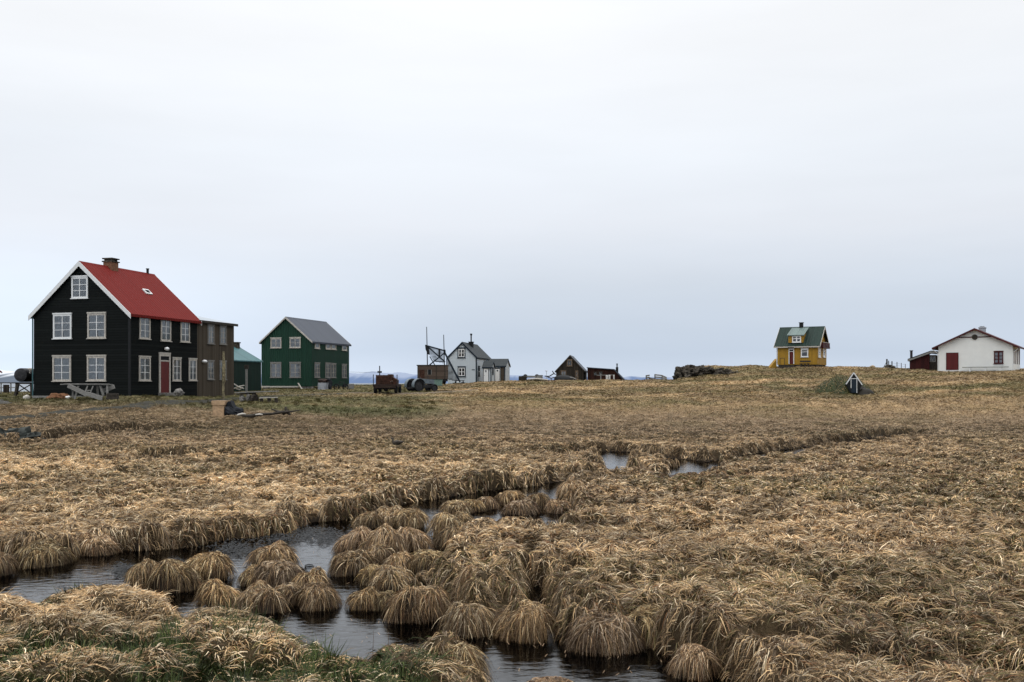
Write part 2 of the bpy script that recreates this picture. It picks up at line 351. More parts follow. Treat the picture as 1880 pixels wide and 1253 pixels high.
for u in _us:
    dd = []; zz = []
    for d, v in PROF[u]:
        dd.append(d); zz.append(ZM if v is None else (float(v[1:]) if isinstance(v, str) else CZ - (v - V0) / F * d))
    z = np.interp(_ds, [1] + dd + [330], [ZM] + zz + [zz[-1] if zz[-1] < 0 else -3.5])
    k = np.ones(9) / 9; zp = np.pad(z, 4, mode='edge'); z = np.convolve(zp, k, 'valid')
    _T.append(z)
_T = np.array(_T)
def base(x, y):
    x = np.asarray(x, float); y = np.maximum(np.asarray(y, float), 2.0)
    u = np.clip(U0 + F * x / y, _us[0], _us[-1] - .01)
    i = np.clip(np.searchsorted(_us, u, 'right') - 1, 0, len(_us) - 2); f = (u - _us[i]) / (_us[i + 1] - _us[i]); f = f * f * (3 - 2 * f)
    j = np.clip((np.log(np.clip(y, 2, 319)) - np.log(2)) / (np.log(320) - np.log(2)) * 399, 0, 398.999); ji = j.astype(int); jf = j - ji
    z = (_T[i, ji] * (1 - jf) + _T[i, ji + 1] * jf) * (1 - f) + (_T[i + 1, ji] * (1 - jf) + _T[i + 1, ji + 1] * jf) * f
    return z
def px(u, v, z=0.0):
    d = F * (CZ - z) / (v - V0); return ((u - U0) / F * d, d)
WATER = [   # outline of the open water; third number: height of the bank top that the photo shows at that point
 [(-260, 1050), (0, 1032), (60, 1030), (130, 1028), (160, 1016), (220, 1012), (260, 1010), (340, 1007), (400, 994), (460, 988), (530, 978), (570, 960), (640, 954), (690, 938), (760, 921), (830, 913), (880, 902), (960, 895), (1036, 888),
  (1062, 908, .3), (1040, 936, .45), (1010, 950, .45), (905, 946, .45), (868, 944, .45), (840, 962, .45), (806, 1008, .42), (775, 1022, .4), (735, 1052, .35), (760, 1078), (800, 1085), (830, 1110), (860, 1150), (915, 1176), (1000, 1172), (1060, 1190), (1130, 1196), (1190, 1182), (1245, 1188, .1), (1330, 1196, .2), (1372, 1240, .2), (1400, 1345), (1400, 1700), (870, 1700), (880, 1345),
  (893, 1262), (886, 1215, .25), (850, 1180, .3), (800, 1172, .3), (700, 1198, .35), (648, 1246, .4), (632, 1250, .4), (612, 1205, .4), (585, 1172, .4), (520, 1152, .4), (440, 1140, .4), (372, 1134, .4), (330, 1108, .4), (245, 1084, .4), (205, 1062, .4), (150, 1048, .4), (95, 1054, .5), (50, 1072, .62), (0, 1084, .7), (-260, 1092, .7)],
 [(1098, 835), (1152, 835), (1158, 852, .3), (1108, 852, .3)],
 [(1222, 860), (1270, 855), (1318, 847), (1322, 862, .25), (1288, 876, .28), (1226, 884, .28)],
 [(958, 1078), (1006, 1080), (1012, 1118, .3), (985, 1128, .3), (954, 1114, .3)],
]
DITCH = [([(1050, 836), (1112, 829), (1160, 838), (1245, 846), (1320, 850), (1400, 835), (1480, 823), (1560, 814), (1645, 800)], 2.2, -.02),
         ([(1036, 890), (1100, 883), (1175, 876), (1235, 869)], 1.3, -.02),
         ([(-120, 818), (60, 817), (100, 812), (150, 806), (210, 802), (330, 798)], 2.2, .0),
         ([(300, 840), (335, 849), (360, 848), (388, 843)], 1.8, .0), ([(485, 872), (518, 868)], 1.2, .03),
         ([(1330, 1110), (1420, 1122), (1475, 1130)], .22, .07)]
def inpoly(X, Y, poly):
    r = np.zeros(X.shape, bool); n = len(poly)
    for i in range(n):
        x1, y1 = poly[i]; x2, y2 = poly[(i + 1) % n]
        if y1 == y2: continue
        c = ((y1 > Y) != (y2 > Y)) & (X < (x2 - x1) * (Y - y1) / (y2 - y1) + x1); r ^= c
    return r
def blur(a, k):
    for ax in (0, 1):
        p = np.pad(a, [(k, k) if q == ax else (0, 0) for q in (0, 1)], mode='edge')
        c = np.cumsum(p, axis=ax); z_ = np.zeros_like(np.take(c, [0], axis=ax)); c = np.concatenate([z_, c], axis=ax)
        n = 2 * k + 1
        a = (np.take(c, range(n, c.shape[ax]), axis=ax) - np.take(c, range(0, c.shape[ax] - n), axis=ax)) / n
    return a
WP = [[px(*q) for q in w] for w in WATER]
NEARBANK = WP[0][:-25:-1] + [(-.3, 4.2), (-.3, 0), (-30, 0), (-30, 12)]
NEARBANK = [px(*q) for q in WATER[0][::-1][:19]] + [px(880, 1345), (-.3, 4.2), (-.3, 0), (-30, 0), (-30, 12)]
class Grid:
    def __init__(s, x0, x1, y0, y1, c):
        s.x0, s.y0, s.c = x0, y0, c; s.nx = int((x1 - x0) / c) + 1; s.ny = int((y1 - y0) / c) + 1
        s.X, s.Y = np.meshgrid(x0 + np.arange(s.nx) * c, y0 + np.arange(s.ny) * c, indexing='ij')
    def samp(s, A, x, y):
        fx = np.clip((x - s.x0) / s.c, 0, s.nx - 1.001); fy = np.clip((y - s.y0) / s.c, 0, s.ny - 1.001)
        i = fx.astype(int); j = fy.astype(int); fx = fx - i; fy = fy - j
        return (A[i, j] * (1 - fx) + A[i + 1, j] * fx) * (1 - fy) + (A[i, j + 1] * (1 - fx) + A[i + 1, j + 1] * fx) * fy
    def inside(s, x, y): return (x > s.x0) & (x < s.x0 + s.c * (s.nx - 1.1)) & (y > s.y0) & (y < s.y0 + s.c * (s.ny - 1.1))
GN = Grid(-30, 30, 1.5, 50, .05)
GF = Grid(-85, 95, 49, 150, .15)
def ditchmask(g, scale=1):
    D = np.zeros(g.X.shape); B = np.zeros(g.X.shape)
    for pts, w, zb in DITCH:
        q = [(x_, y_ - (w * .5 if y_ > 28 else 0)) for x_, y_ in (px(u, v) for u, v in pts)]
        for (x1, y1), (x2, y2) in zip(q[:-1], q[1:]):
            L2 = (x2 - x1) ** 2 + (y2 - y1) ** 2
            t = np.clip(((g.X - x1) * (x2 - x1) + (g.Y - y1) * (y2 - y1)) / L2, 0, 1)
            dist = np.hypot(g.X - x1 - t * (x2 - x1), g.Y - y1 - t * (y2 - y1))
            dist = dist + .22 * (fbm(g.X, g.Y, 1.6, 3, 5) - .5)
            m = np.clip((w / 2 - dist) / .12 + .5, 0, 1); B = np.where(m > D, zb, B); D = np.maximum(D, m)
    return D, B
wat = np.zeros(GN.X.shape, bool)
wx = GN.X + .22 * (fbm(GN.X, GN.Y, 2.2, 3, 3) - .5); wy = GN.Y + .22 * (fbm(GN.X, GN.Y, 2.2, 3, 8) - .5)
for w in WP: wat |= inpoly(wx, wy, w)
near = inpoly(GN.X, GN.Y, NEARBANK)
nearf = blur(near.astype(float), 3)
LAND = blur(1 - wat.astype(float), 1)
nearwater = blur(wat.astype(float), 8)
DN, BN = ditchmask(GN)
nearditch = blur(DN, 7)
# hummocks of the marsh carpet
def hummocks(g, y0, y1, sp, hfun, rf=.68, crev=False):
    H = np.zeros(g.X.shape); H2 = np.zeros(g.X.shape)
    nxs = int((g.X.max() - g.X.min()) / sp); nys = int((y1 - y0) / sp)
    for i in range(nxs):
        for j in range(nys):
            cx = g.x0 + (i + random.random()) * sp; cy = y0 + (j + random.random()) * sp
            if abs(cx) > cy * .62 + 4: continue
            a = sp * rf * random.uniform(.75, 1.4); b = a * random.uniform(.7, 1.0); th = random.uniform(0, PI)
            h = hfun(cx, cy)
            r = max(a, b) * 1.05
            i0 = max(int((cx - r - g.x0) / g.c), 0); i1 = min(int((cx + r - g.x0) / g.c) + 2, g.nx); j0 = max(int((cy - r - g.y0) / g.c), 0); j1 = min(int((cy + r - g.y0) / g.c) + 2, g.ny)
            if i1 <= i0 or j1 <= j0: continue
            dx = g.X[i0:i1, j0:j1] - cx; dy = g.Y[i0:i1, j0:j1] - cy
            p = (dx * math.cos(th) + dy * math.sin(th)) / a; q = (-dx * math.sin(th) + dy * math.cos(th)) / b
            rho = np.minimum(p * p + q * q, 1)
            v = h * (1 - rho ** 1.6) ** .7; o_ = H[i0:i1, j0:j1]
            H2[i0:i1, j0:j1] = np.maximum(H2[i0:i1, j0:j1], np.minimum(o_, v)); H[i0:i1, j0:j1] = np.maximum(o_, v)
    return (H, H2) if crev else H
def hn(cx, cy):
    nw = float(GN.samp(nearwater, cx, cy)); nd = float(GN.samp(nearditch, cx, cy)); nb = float(GN.samp(nearf, cx, cy))
    right = min(max((cx + 1.5) / 2.5, 0), 1) if cy < 22 else .35
    if nb > .5: return random.uniform(.05, .34) * (.55 if nw > .04 else 1)
    h = random.uniform(.04, .17) + right * random.uniform(.02, .24)
    if cy > 25: h *= .75
    return min(h * 1.25 + min(nw * .7, .10) + min(nd * .4, .10), .31)
HA, HA2 = hummocks(GN, 1.5, 24, .48, hn, .66, True)
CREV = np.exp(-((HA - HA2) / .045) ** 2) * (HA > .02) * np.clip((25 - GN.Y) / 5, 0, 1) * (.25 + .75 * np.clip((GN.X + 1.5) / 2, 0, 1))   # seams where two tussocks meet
HN = np.maximum(HA - .20 * CREV, hummocks(GN, 24, 50, .46, hn, .58))
HN = np.maximum(HN, hummocks(GN, 1.5, 13, .85, lambda x, y: random.uniform(.20, .52) * (float(GN.samp(nearf, x, y)) > .5) * (.7 if float(GN.samp(nearwater, x, y)) > .08 else 1), .5))
HF = hummocks(GF, 49, 75, .8, lambda x, y: random.uniform(.08, .2)) + 0
HF = np.maximum(HF, hummocks(GF, 75, 135, 2.2, lambda x, y: random.uniform(.05, .22)))
HN += .05 * (fbm(GN.X, GN.Y, 5, 3, 2) - .5) + .12 * (fbm(GN.X, GN.Y, .35, 3, 6) - .5)
HF += .10 * (fbm(GF.X, GF.Y, 1.6, 3, 2) - .5) + .12 * (fbm(GF.X, GF.Y, .35, 3, 6) - .5) + np.clip((GF.Y - 85) / 30, 0, 1) * .35 * (fbm(GF.X, GF.Y, .22, 3, 9) - .5) * (GF.X > 12)
BANKZ = np.clip(blur(near.astype(float), 14) * 1.6 - .6, 0, 1) * (.11 + .13 * np.clip((-1.5 - GN.X) / 2, 0, 1) + np.clip((8.5 - GN.Y) / 5, 0, 1) * .5)
ZN = base(GN.X, GN.Y) + HN * (1 - .3 * nearf) + BANKZ
ZN = ZN * LAND + (1 - LAND) * (-.35)
ZN = ZN * (1 - DN) + BN * DN
# flat pads for buildings and yards are kept calm
def calm(u0, u1, d0, d1):
    U = U0 + F * GF.X / GF.Y
    return np.clip((U - u0) / 15, 0, 1) * np.clip((u1 - U) / 15, 0, 1) * np.clip((GF.Y - d0) / 3, 0, 1) * np.clip((d1 - GF.Y) / 3, 0, 1)
C_ = np.maximum.reduce([calm(-400, 880, 59, 140), calm(1400, 1540, 109, 130), calm(1690, 1990, 98, 140)])
HF *= (1 - .75 * C_)
ZF = base(GF.X, GF.Y) + HF
def H(x, y):
    x = np.asarray(x, float); y = np.asarray(y, float)
    z = base(x, y)
    zn = GN.samp(ZN, x, y); zf = GF.samp(ZF, x, y)
    t = np.clip((y - 49.05) / .8, 0, 1)
    inn = GN.inside(x, y); inf_ = GF.inside(x, y)
    z = np.where(inn & inf_, zn * (1 - t) + zf * t, np.where(inn, zn, np.where(inf_, zf, z)))
    return z
def h1(x, y): return float(H(np.array([x]), np.array([y]))[0])
def gp(u, d, dz=0): x = (u - U0) / F * d; return Vector((x, d, h1(x, d) + dz))
def hit(u, v, d0=6.0, d1=140.0):
    ds = np.exp(np.linspace(np.log(d0), np.log(d1), 3000)); xs = (u - U0) / F * ds
    z = H(xs, ds); vv = V0 + F * (CZ - z) / ds
    k = np.argmax(vv <= v); return ds[k]

def mesh_np(name, co, quads, mat_, col=None):
    me = bpy.data.meshes.new(name); n = len(co); f = len(quads)
    me.vertices.add(n); me.vertices.foreach_set('co', np.ascontiguousarray(co, np.float32).ravel())
    me.loops.add(4 * f); me.loops.foreach_set('vertex_index', np.ascontiguousarray(quads, np.int32).ravel())
    me.polygons.add(f); me.polygons.foreach_set('loop_start', np.arange(0, 4 * f, 4, dtype=np.int32))
    me.update(calc_edges=True)
    if col is not None:
        a = me.color_attributes.new('Col', 'FLOAT_COLOR', 'POINT')
        c4 = np.ones((n, 4), np.float32); c4[:, :3] = col; a.data.foreach_set('color', c4.ravel())
    me.materials.append(mat_)
    o = bpy.data.objects.new(name, me); COL.objects.link(o); return o
def gridquads(n, m):
    i = np.arange(n * m).reshape(n, m)
    return np.stack([i[:-1, :-1], i[1:, :-1], i[1:, 1:], i[:-1, 1:]], -1).reshape(-1, 4)

A = lambda *c: np.array(c)
STRAW, TAN, BROWN, RUST, GREY, PALE = A(.70, .485, .255), A(.49, .33, .172), A(.125, .078, .038), A(.21, .095, .038), A(.34, .26, .175), A(.92, .75, .50)
OLIVE, GREEN, DKGREEN = A(.155, .130, .045), A(.072, .098, .022), A(.030, .048, .012)
def nearz(x, y): return GN.samp(nearf, x, y) * GN.inside(x, y)
SW = [((U_ - U0) / F * d_, d_) for U_, d_ in ((1405, 92), (1470, 84.5), (1530, 79.5), (1600, 79), (1700, 82), (1860, 85))]
def swale(x, y):
    D = np.full(np.shape(x), 99.)
    for (x1, y1), (x2, y2) in zip(SW[:-1], SW[1:]):
        t = np.clip(((x - x1) * (x2 - x1) + (y - y1) * (y2 - y1)) / ((x2 - x1) ** 2 + (y2 - y1) ** 2), 0, 1); D = np.minimum(D, np.hypot(x - x1 - t * (x2 - x1), (y - y1 - t * (y2 - y1)) * .7))
    return np.clip(1.6 - D, 0, 1)
def zone(x, y):
    """probabilities of the blade colours -> mean colour; used for ground tint and blades alike"""
    n1 = fbm(x, y, .12, 4, 1); n2 = fbm(x, y, .9, 3, 4); U = U0 + F * x / y
    wS = np.full(x.shape, 1.0); wB = .55 + .6 * np.clip(n2 - .45, 0, 1) * 4; wG = np.zeros(x.shape); wO = np.zeros(x.shape); wT = np.full(x.shape, 1.0); wY = .3 + n2
    # mid-distance grey-brown belt, yellower strip at foot of the slope, olive slope behind
    belt = np.clip((y - 34) / 12, 0, 1) * np.clip((66 - y) / 8, 0, 1); wY = wY + belt * 1.3; wB = wB + belt * .7; wS = wS - .45 * belt
    lf = np.clip((y - 13) / 4, 0, 1) * np.clip((34 - y) / 8, 0, 1) * np.clip((2 - x) / 5, 0, 1); wS = wS + 1.6 * lf; wB = wB * (1 - .45 * lf)
    n3 = fbm(x * .45, y * .8, .35, 3, 14)
    slope = np.clip((y - 62) / 12, 0, 1)
    wO = wO + slope * (.7 + 30.0 * np.clip(n3 - .47, 0, 1) + 10 * np.clip(n1 - .5, 0, 1)); hs = np.clip(1 - np.hypot((U - 1475) / 75, (y - 107) / 6.5), 0, 1) + np.clip(1 - np.hypot((U - 1800) / 120, (y - 92) / 7), 0, 1); wB = wB + slope * (.5 + 18 * np.clip(n2 - .53, 0, 1) + 5 * hs + 12 * np.clip(fbm(x, y, .2, 3, 77) - .55, 0, 1)); wS = wS + slope * 22 * np.clip(.42 - n3, 0, 1); wG = wG + slope * 4 * np.clip(n3 - .6, 0, 1) * 3; wY = wY * (1 - .5 * slope)
    left = np.clip((500 - U) / 250, 0, 1) * np.clip((y - 44) / 8, 0, 1)
    wG = wG + np.clip((y - 54) / 5, 0, 1) * np.clip((840 - U) / 100, 0, 1) * (7 + 12 * np.clip(n1 - .42, 0, 1)) * (.35 + 1.3 * n3) + left * .6
    wS = wS + left * np.clip((54 - y) / 4, 0, 1) * 1.8
    nb = nearz(x, y); gpatch = np.clip((fbm(x, y, .6, 3, 12) - .45) * 9, 0, 1) * np.clip((.30 - GN.samp(HN, x, y)) * 8, 0.04, 1)
    wG = wG + nb * gpatch * 28.0; wS = wS * (1 + 1.6 * nb)
    n4 = fbm(x, y, .42, 3, 51); dk = np.clip((n4 - .60) * 9, 0, 1) * np.clip((y - 13) / 4, 0, 1) * np.clip((60 - y) / 8, 0, 1); wB = wB + 3.0 * dk; wO = wO + 1.6 * dk; n5 = fbm(x, y, .22, 3, 61); wO = wO + 1.6 * np.clip((n5 - .52) * 6, 0, 1)
    sw_ = swale(x, y); wG = wG + sw_ * 5; wO = wO + sw_ * 2
    wB = wB + 1.3 * np.clip((13 - y) / 4, 0, 1) * np.clip(x / 2 - .3, 0, 1) * np.clip((n2 - .4) * 5, 0, 1)
    return np.stack([wS, wT, wB, wY, wO, wG], -1)
PAL = np.stack([STRAW, TAN, BROWN, GREY, OLIVE, GREEN])
# the ground sheet
us = np.concatenate([np.linspace(-1500, -160, 68, endpoint=False), np.linspace(-160, 2040, 560), np.linspace(2060, 3400, 68)])
dsr = np.concatenate([[.6, 1.2], np.exp(np.linspace(np.log(2), np.log(60), 900)), np.exp(np.linspace(np.log(60.3), np.log(210), 260))])
UU, DD = np.meshgrid(us, dsr, indexing='ij'); XX = (UU - U0) / F * DD; XX[:, 0] *= 12; XX[:, 1] *= 5
ZZ = H(XX, DD)
W_ = zone(XX.ravel(), DD.ravel()); W_ /= W_.sum(-1, keepdims=True); gcol = W_ @ PAL
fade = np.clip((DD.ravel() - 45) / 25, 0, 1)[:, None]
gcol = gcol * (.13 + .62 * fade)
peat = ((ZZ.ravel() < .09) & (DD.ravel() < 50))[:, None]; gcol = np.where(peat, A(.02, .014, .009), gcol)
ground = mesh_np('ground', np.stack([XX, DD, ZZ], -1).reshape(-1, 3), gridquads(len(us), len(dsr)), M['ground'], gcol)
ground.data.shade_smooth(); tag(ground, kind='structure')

# water in the marsh and the sea
def watermat(name, col, scale, strength, rough, stretch=(1, 1, 1)):
    m, t, b = newmat(name); b.inputs['Base Color'].default_value = (*col, 1); b.inputs['Roughness'].default_value = rough; b.inputs['IOR'].default_value = 1.42
    b.inputs['Specular IOR Level'].default_value = .5
    tcn = N(t, 'ShaderNodeTexCoord'); mpn = N(t, 'ShaderNodeMapping'); mpn.inputs['Scale'].default_value = stretch; n = N(t, 'ShaderNodeTexNoise'); n.inputs['Scale'].default_value = scale
    n.inputs['Detail'].default_value = 4; t.links.new(tcn.outputs['Object'], mpn.inputs[0]); t.links.new(mpn.outputs[0], n.inputs['Vector'])
    bp = N(t, 'ShaderNodeBump'); bp.inputs['Strength'].default_value = strength; bp.inputs['Distance'].default_value = .03
    t.links.new(n.outputs[0], bp.inputs['Height']); t.links.new(bp.outputs[0], b.inputs['Normal']); return m
M['marshwater'] = watermat('marsh_water', (.006, .008, .010), 6, .26, .02, (.8, 1.6, 1))
M['sea'] = watermat('sea_water', (.03, .06, .09), .15, .5, .25, (1, 1, 1))
xs = np.linspace(-45, 45, 2); ys = np.linspace(.5, 62, 2); a_, b_ = np.meshgrid(xs, ys, indexing='ij')
w = mesh_np('marsh_water', np.stack([a_, b_, a_ * 0], -1).reshape(-1, 3), gridquads(2, 2), M['marshwater']); tag(w, kind='structure')
xs = np.linspace(-20000, 20000, 9); ys = np.linspace(60, 24000, 9); a_, b_ = np.meshgrid(xs, ys, indexing='ij')
w = mesh_np('sea', np.stack([a_, b_, a_ * 0 - 2.5], -1).reshape(-1, 3), gridquads(9, 9), M['sea']); tag(w, kind='structure')

# far hills with snow across the fjord
def hills(name, d, ua, ub, vfun, seed, snow, rock=(.09, .11, .14)):
    n = 260; m = 14; u = np.linspace(ua, ub, n); co = np.zeros((n, m, 3)); col = np.zeros((n, m, 3))
    x = (u - U0) / F * d; top = (V0 + 0.5 - vfun(u)) / F * d
    top = top * (.75 + .5 * fbm(u, u * 0 + seed, .012, 5, seed)) * np.clip((u - ua) / 60, 0, 1) * np.clip((ub - u) / 60, 0, 1)
    for j in range(m):
        t = j / (m - 1); r = 1 - abs(2 * t - 1) ** 1.4
        co[:, j, 0] = x; co[:, j, 1] = d + (t - .5) * 1600; rel = r * (.8 + .4 * fbm(u, u * 0 + t * 8, .05, 4, seed)) if 0 < t < 1 else 0
        co[:, j, 2] = -3 + (top + 3) * (rel if np.ndim(rel) else 0)
        s_ = np.clip((co[:, j, 2] / (top.max() + 1) - .35 + .9 * (fbm(u, u * 0 + t * 5, .09, 4, seed + 3) - .5)) * 4, 0, 1) * snow
        col[:, j] = A(*rock) * (1 - s_)[:, None] + A(.75, .78, .82) * s_[:, None]
    o = mesh_np(name, co.reshape(-1, 3), gridquads(n, m), M['hill'], col.reshape(-1, 3)); o.data.shade_smooth(); tag(o, kind='structure')
hills('far_hills', 8500, -700, 420, lambda u: 680 + 6 * np.sin(u / 60), 3, .75)
hills('far_hills', 9500, 380, 1330, lambda u: np.interp(u, [380, 640, 720, 800, 950, 1040, 1240, 1330], [690, 684, 682, 690, 688, 690, 694, 700]), 9, .22, (.10, .15, .26))  # blue in this rock colour paints in the distance haze

# ------------------------------------------------------------------ grass
def cell(x, y, s, k=0): return _tab[(np.floor(x / s + .35 * np.sin(y / s * 1.7)).astype(int) * 7 + k * 31) & 255, (np.floor(y / s + .35 * np.sin(x / s * 1.9)).astype(int) * 13 + k * 57) & 255]
def pick(wts, r):
    c = np.cumsum(wts, -1); c /= c[..., -1:]; return (r[:, None] > c).sum(-1)
def blades(x, y, z0, ang, L, w, lift, droop, col, nseg, Hf, rg, clear=.012, curl=.25):
    n = len(x); t = np.linspace(0, 1, nseg + 1)
    dx, dy = np.cos(ang), np.sin(ang); cu = (rg.random(n) - .5) * 2 * curl
    tilt = (rg.random(n) - .5) * 2.4; cw, sw = np.cos(tilt), np.sin(tilt); cl = clear + .03 * rg.random(n)
    V = np.zeros((n, nseg + 1, 2, 3), np.float32)
    for k, tt in enumerate(t):
        h = L * tt * (1 - .12 * tt); s = L * cu * tt * tt
        px_ = x + dx * h - dy * s; py_ = y + dy * h + dx * s
        pz = z0 + L * (lift * tt - droop * tt * tt)
        pz = np.maximum(pz, Hf(px_, py_) + cl * (1 if k else 0))
        ww = w * (1 - .88 * tt ** 1.6) / 2 * (1 if k else .7)
        ox, oy, oz = -dy * cw * ww, dx * cw * ww, sw * ww
        V[:, k, 0] = np.stack([px_ - ox, py_ - oy, pz - oz], -1); V[:, k, 1] = np.stack([px_ + ox, py_ + oy, pz + oz], -1)
    b = (np.arange(n) * (nseg + 1) * 2)[:, None]; q = []
    for k in range(nseg): q.append(np.concatenate([b + 2 * k, b + 2 * k + 1, b + 2 * k + 3, b + 2 * k + 2], 1))
    q = np.stack(q, 1).reshape(-1, 4)
    c = np.repeat(col, (nseg + 1) * 2, 0)
    return V.reshape(-1, 3), q, c
def slope_ang(x, y, rg, noise, e=.12):
    gx = H(x + e, y) - H(x - e, y); gy = H(x, y + e) - H(x, y - e); g = np.hypot(gx, gy) / (2 * e)
    sw = (fbm(x, y, .7, 2, 21) - .5) * 7 + .6
    k = np.clip(g / .35, 0, 1)
    vx = -gx / (np.hypot(gx, gy) + 1e-6) * k + np.cos(sw) * (1 - k) * .8; vy = -gy / (np.hypot(gx, gy) + 1e-6) * k + np.sin(sw) * (1 - k) * .8
    return np.arctan2(vy, vx) + rg.normal(0, noise, len(x))
def scatter(d0, d1, dens, rg, margin=1.12):
    """random ground points between two depths, a little wider than the view"""
    area = (d1 * d1 - d0 * d0) / 2 * (1880 / F) * margin; n = int(area * dens)
    d = np.sqrt(d0 * d0 + rg.random(n) * (d1 * d1 - d0 * d0)); u = U0 + (rg.random(n) - .5) * 1880 * margin
    # thinner cover beyond the sides of the view
    m = int((d1 * d1 - d0 * d0) / 2 * (1880 / F) * .5 * dens * .45); d2 = np.sqrt(d0 * d0 + rg.random(m) * (d1 * d1 - d0 * d0))
    u2 = U0 + np.sign(rg.random(m) - .5) * (margin / 2 + rg.random(m) * .25) * 1880
    d = np.concatenate([d, d2]); u = np.concatenate([u, u2])
    return (u - U0) / F * d, d
parts = []
bands = [(4.5, 9, 3900, 3), (9, 12, 3900, 3), (12, 16, 3300, 3), (16, 22, 2200, 3), (22, 30, 1500, 2), (30, 40, 950, 2), (40, 55, 520, 2), (55, 72, 260, 2)]
def colours(x, y, rg, jit=.2):
    W = zone(x, y); idx = pick(W, rg.random(len(x))); c = PAL[idx].copy()
    pale = (idx == 0) & (rg.random(len(x)) < .36); c[pale] = PALE
    rust = (idx == 2) & (rg.random(len(x)) < .3); c[rust] = RUST
    dg = (idx == 5) & (rg.random(len(x)) < .5); c[dg] = DKGREEN
    # matted dead patches
    pt = fbm(x, y, 1.3, 3, 33); c *= (.76 + .48 * np.clip((pt - .3) / .4, 0, 1))[:, None]
    far = np.clip((y - 22) / 40, 0, .72)[:, None]; Wn = W / W.sum(-1, keepdims=True); c = c * (1 - far) + (Wn @ PAL) * far
    c *= (.8 + .4 * cell(x, y, .16 + np.clip(y - 12, 0, 60) * .006, 3))[:, None]
    return c * (1 + jit * (1 - far[:, 0]) * rg.normal(0, 1, len(x)).clip(-2, 2))[:, None], idx
for d0, d1, dens, ns in bands:
    x, y = scatter(d0, d1, dens, rng)
    ok = np.ones(len(x), bool)
    ind = GN.inside(x, y)
    ok &= ~(ind & ((GN.samp(LAND, x, y) < .4) | (GN.samp(DN, x, y) > np.where(y > 24, .8, .5))))
    x, y = x[ok], y[ok]
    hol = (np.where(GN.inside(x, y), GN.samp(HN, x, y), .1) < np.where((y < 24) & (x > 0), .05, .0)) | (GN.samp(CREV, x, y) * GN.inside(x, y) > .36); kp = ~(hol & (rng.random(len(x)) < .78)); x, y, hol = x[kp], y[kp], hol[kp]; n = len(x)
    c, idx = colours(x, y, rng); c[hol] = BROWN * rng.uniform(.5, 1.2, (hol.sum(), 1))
    pxw = .00104 * y
    w = np.maximum(.0070, pxw * (.8 - .25 * np.clip((y - 20) / 30, 0, 1))) * rng.uniform(.6, 1.35, n)
    clump = fbm(x, y, 1.1, 2, 40); nbk = nearz(x, y); L = rng.uniform(.06, .20, n) * (.7 + .7 * clump) * (1 - .25 * nbk) * (1 - .35 * np.clip((y - 16) / 20, 0, 1))
    longb = rng.random(n) < .07 * (1 - .8 * nbk); L[longb] *= 1.5
    isg = idx == 5; L[isg] = rng.uniform(.035, .10, isg.sum())
    lift = rng.uniform(.2, .95, n); droop = lift * rng.uniform(.75, 1.6, n); lift[isg] = rng.uniform(.8, 1.6, isg.sum()); droop[isg] = .3
    nwf = GN.samp(nearwater, x, y) * GN.inside(x, y); edge_ = (nwf > .1) | ((GN.samp(DN, x, y) * GN.inside(x, y) > .03) & (y > 24))
    droop[edge_] += rng.uniform(.4, 1.3, edge_.sum()); L[edge_] = rng.uniform(.07, .20, edge_.sum()); lift[edge_] *= .6
    old_ = edge_ & (rng.random(n) < .35); c[old_] = BROWN
    cs = .10 + np.clip(y - 12, 0, 60) * .004; ang = slope_ang(x, y, rng, .38) + (cell(x, y, cs) - .5) * 3.4; lift *= .5 + cell(x, y, cs, 1); L *= .75 + .5 * cell(x, y, cs, 2)
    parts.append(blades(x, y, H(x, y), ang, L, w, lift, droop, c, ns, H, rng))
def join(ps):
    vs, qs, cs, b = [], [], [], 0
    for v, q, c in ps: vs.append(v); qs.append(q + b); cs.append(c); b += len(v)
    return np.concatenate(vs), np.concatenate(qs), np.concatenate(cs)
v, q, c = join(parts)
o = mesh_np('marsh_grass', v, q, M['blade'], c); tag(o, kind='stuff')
# short grass on the slopes and yards
parts = []
PATHPX = [(-220, 782), (-60, 772), (60, 765), (150, 757), (240, 748), (340, 740), (440, 732), (540, 727), (640, 723), (700, 724)]
PATHW = [gp(u, hit(u, v, 45)) for u, v in PATHPX]
def pathdist(x, y):
    D = np.full(x.shape, 99.)
    for a, b in zip(PATHW[:-1], PATHW[1:]):
        L2 = (b.x - a.x) ** 2 + (b.y - a.y) ** 2; t = np.clip(((x - a.x) * (b.x - a.x) + (y - a.y) * (b.y - a.y)) / L2, 0, 1)
        D = np.minimum(D, np.hypot(x - a.x - t * (b.x - a.x), y - a.y - t * (b.y - a.y)))
    return D
for d0, d1, dens in [(72, 90, 90), (90, 112, 55), (112, 132, 30)]:
    x, y = scatter(d0, d1, dens, rng); n = len(x)
    c, idx = colours(x, y, rng, .1); w = .00062 * y * rng.uniform(.6, 1.5, n); L = rng.uniform(.12, .34, n)
    ok = (H(x, y) > -.5)
    x, y, c, w, L = x[ok], y[ok], c[ok], w[ok], L[ok]; n = len(x)
    lift = rng.uniform(.2, 1.0, n)
    parts.append(blades(x, y, H(x, y), slope_ang(x, y, rng, .9, .3), L, w, lift, lift * .7, c, 2, H, rng))
v, q, c = join(parts)
o = mesh_np('slope_grass', v, q, M['blade'], c); tag(o, kind='stuff')

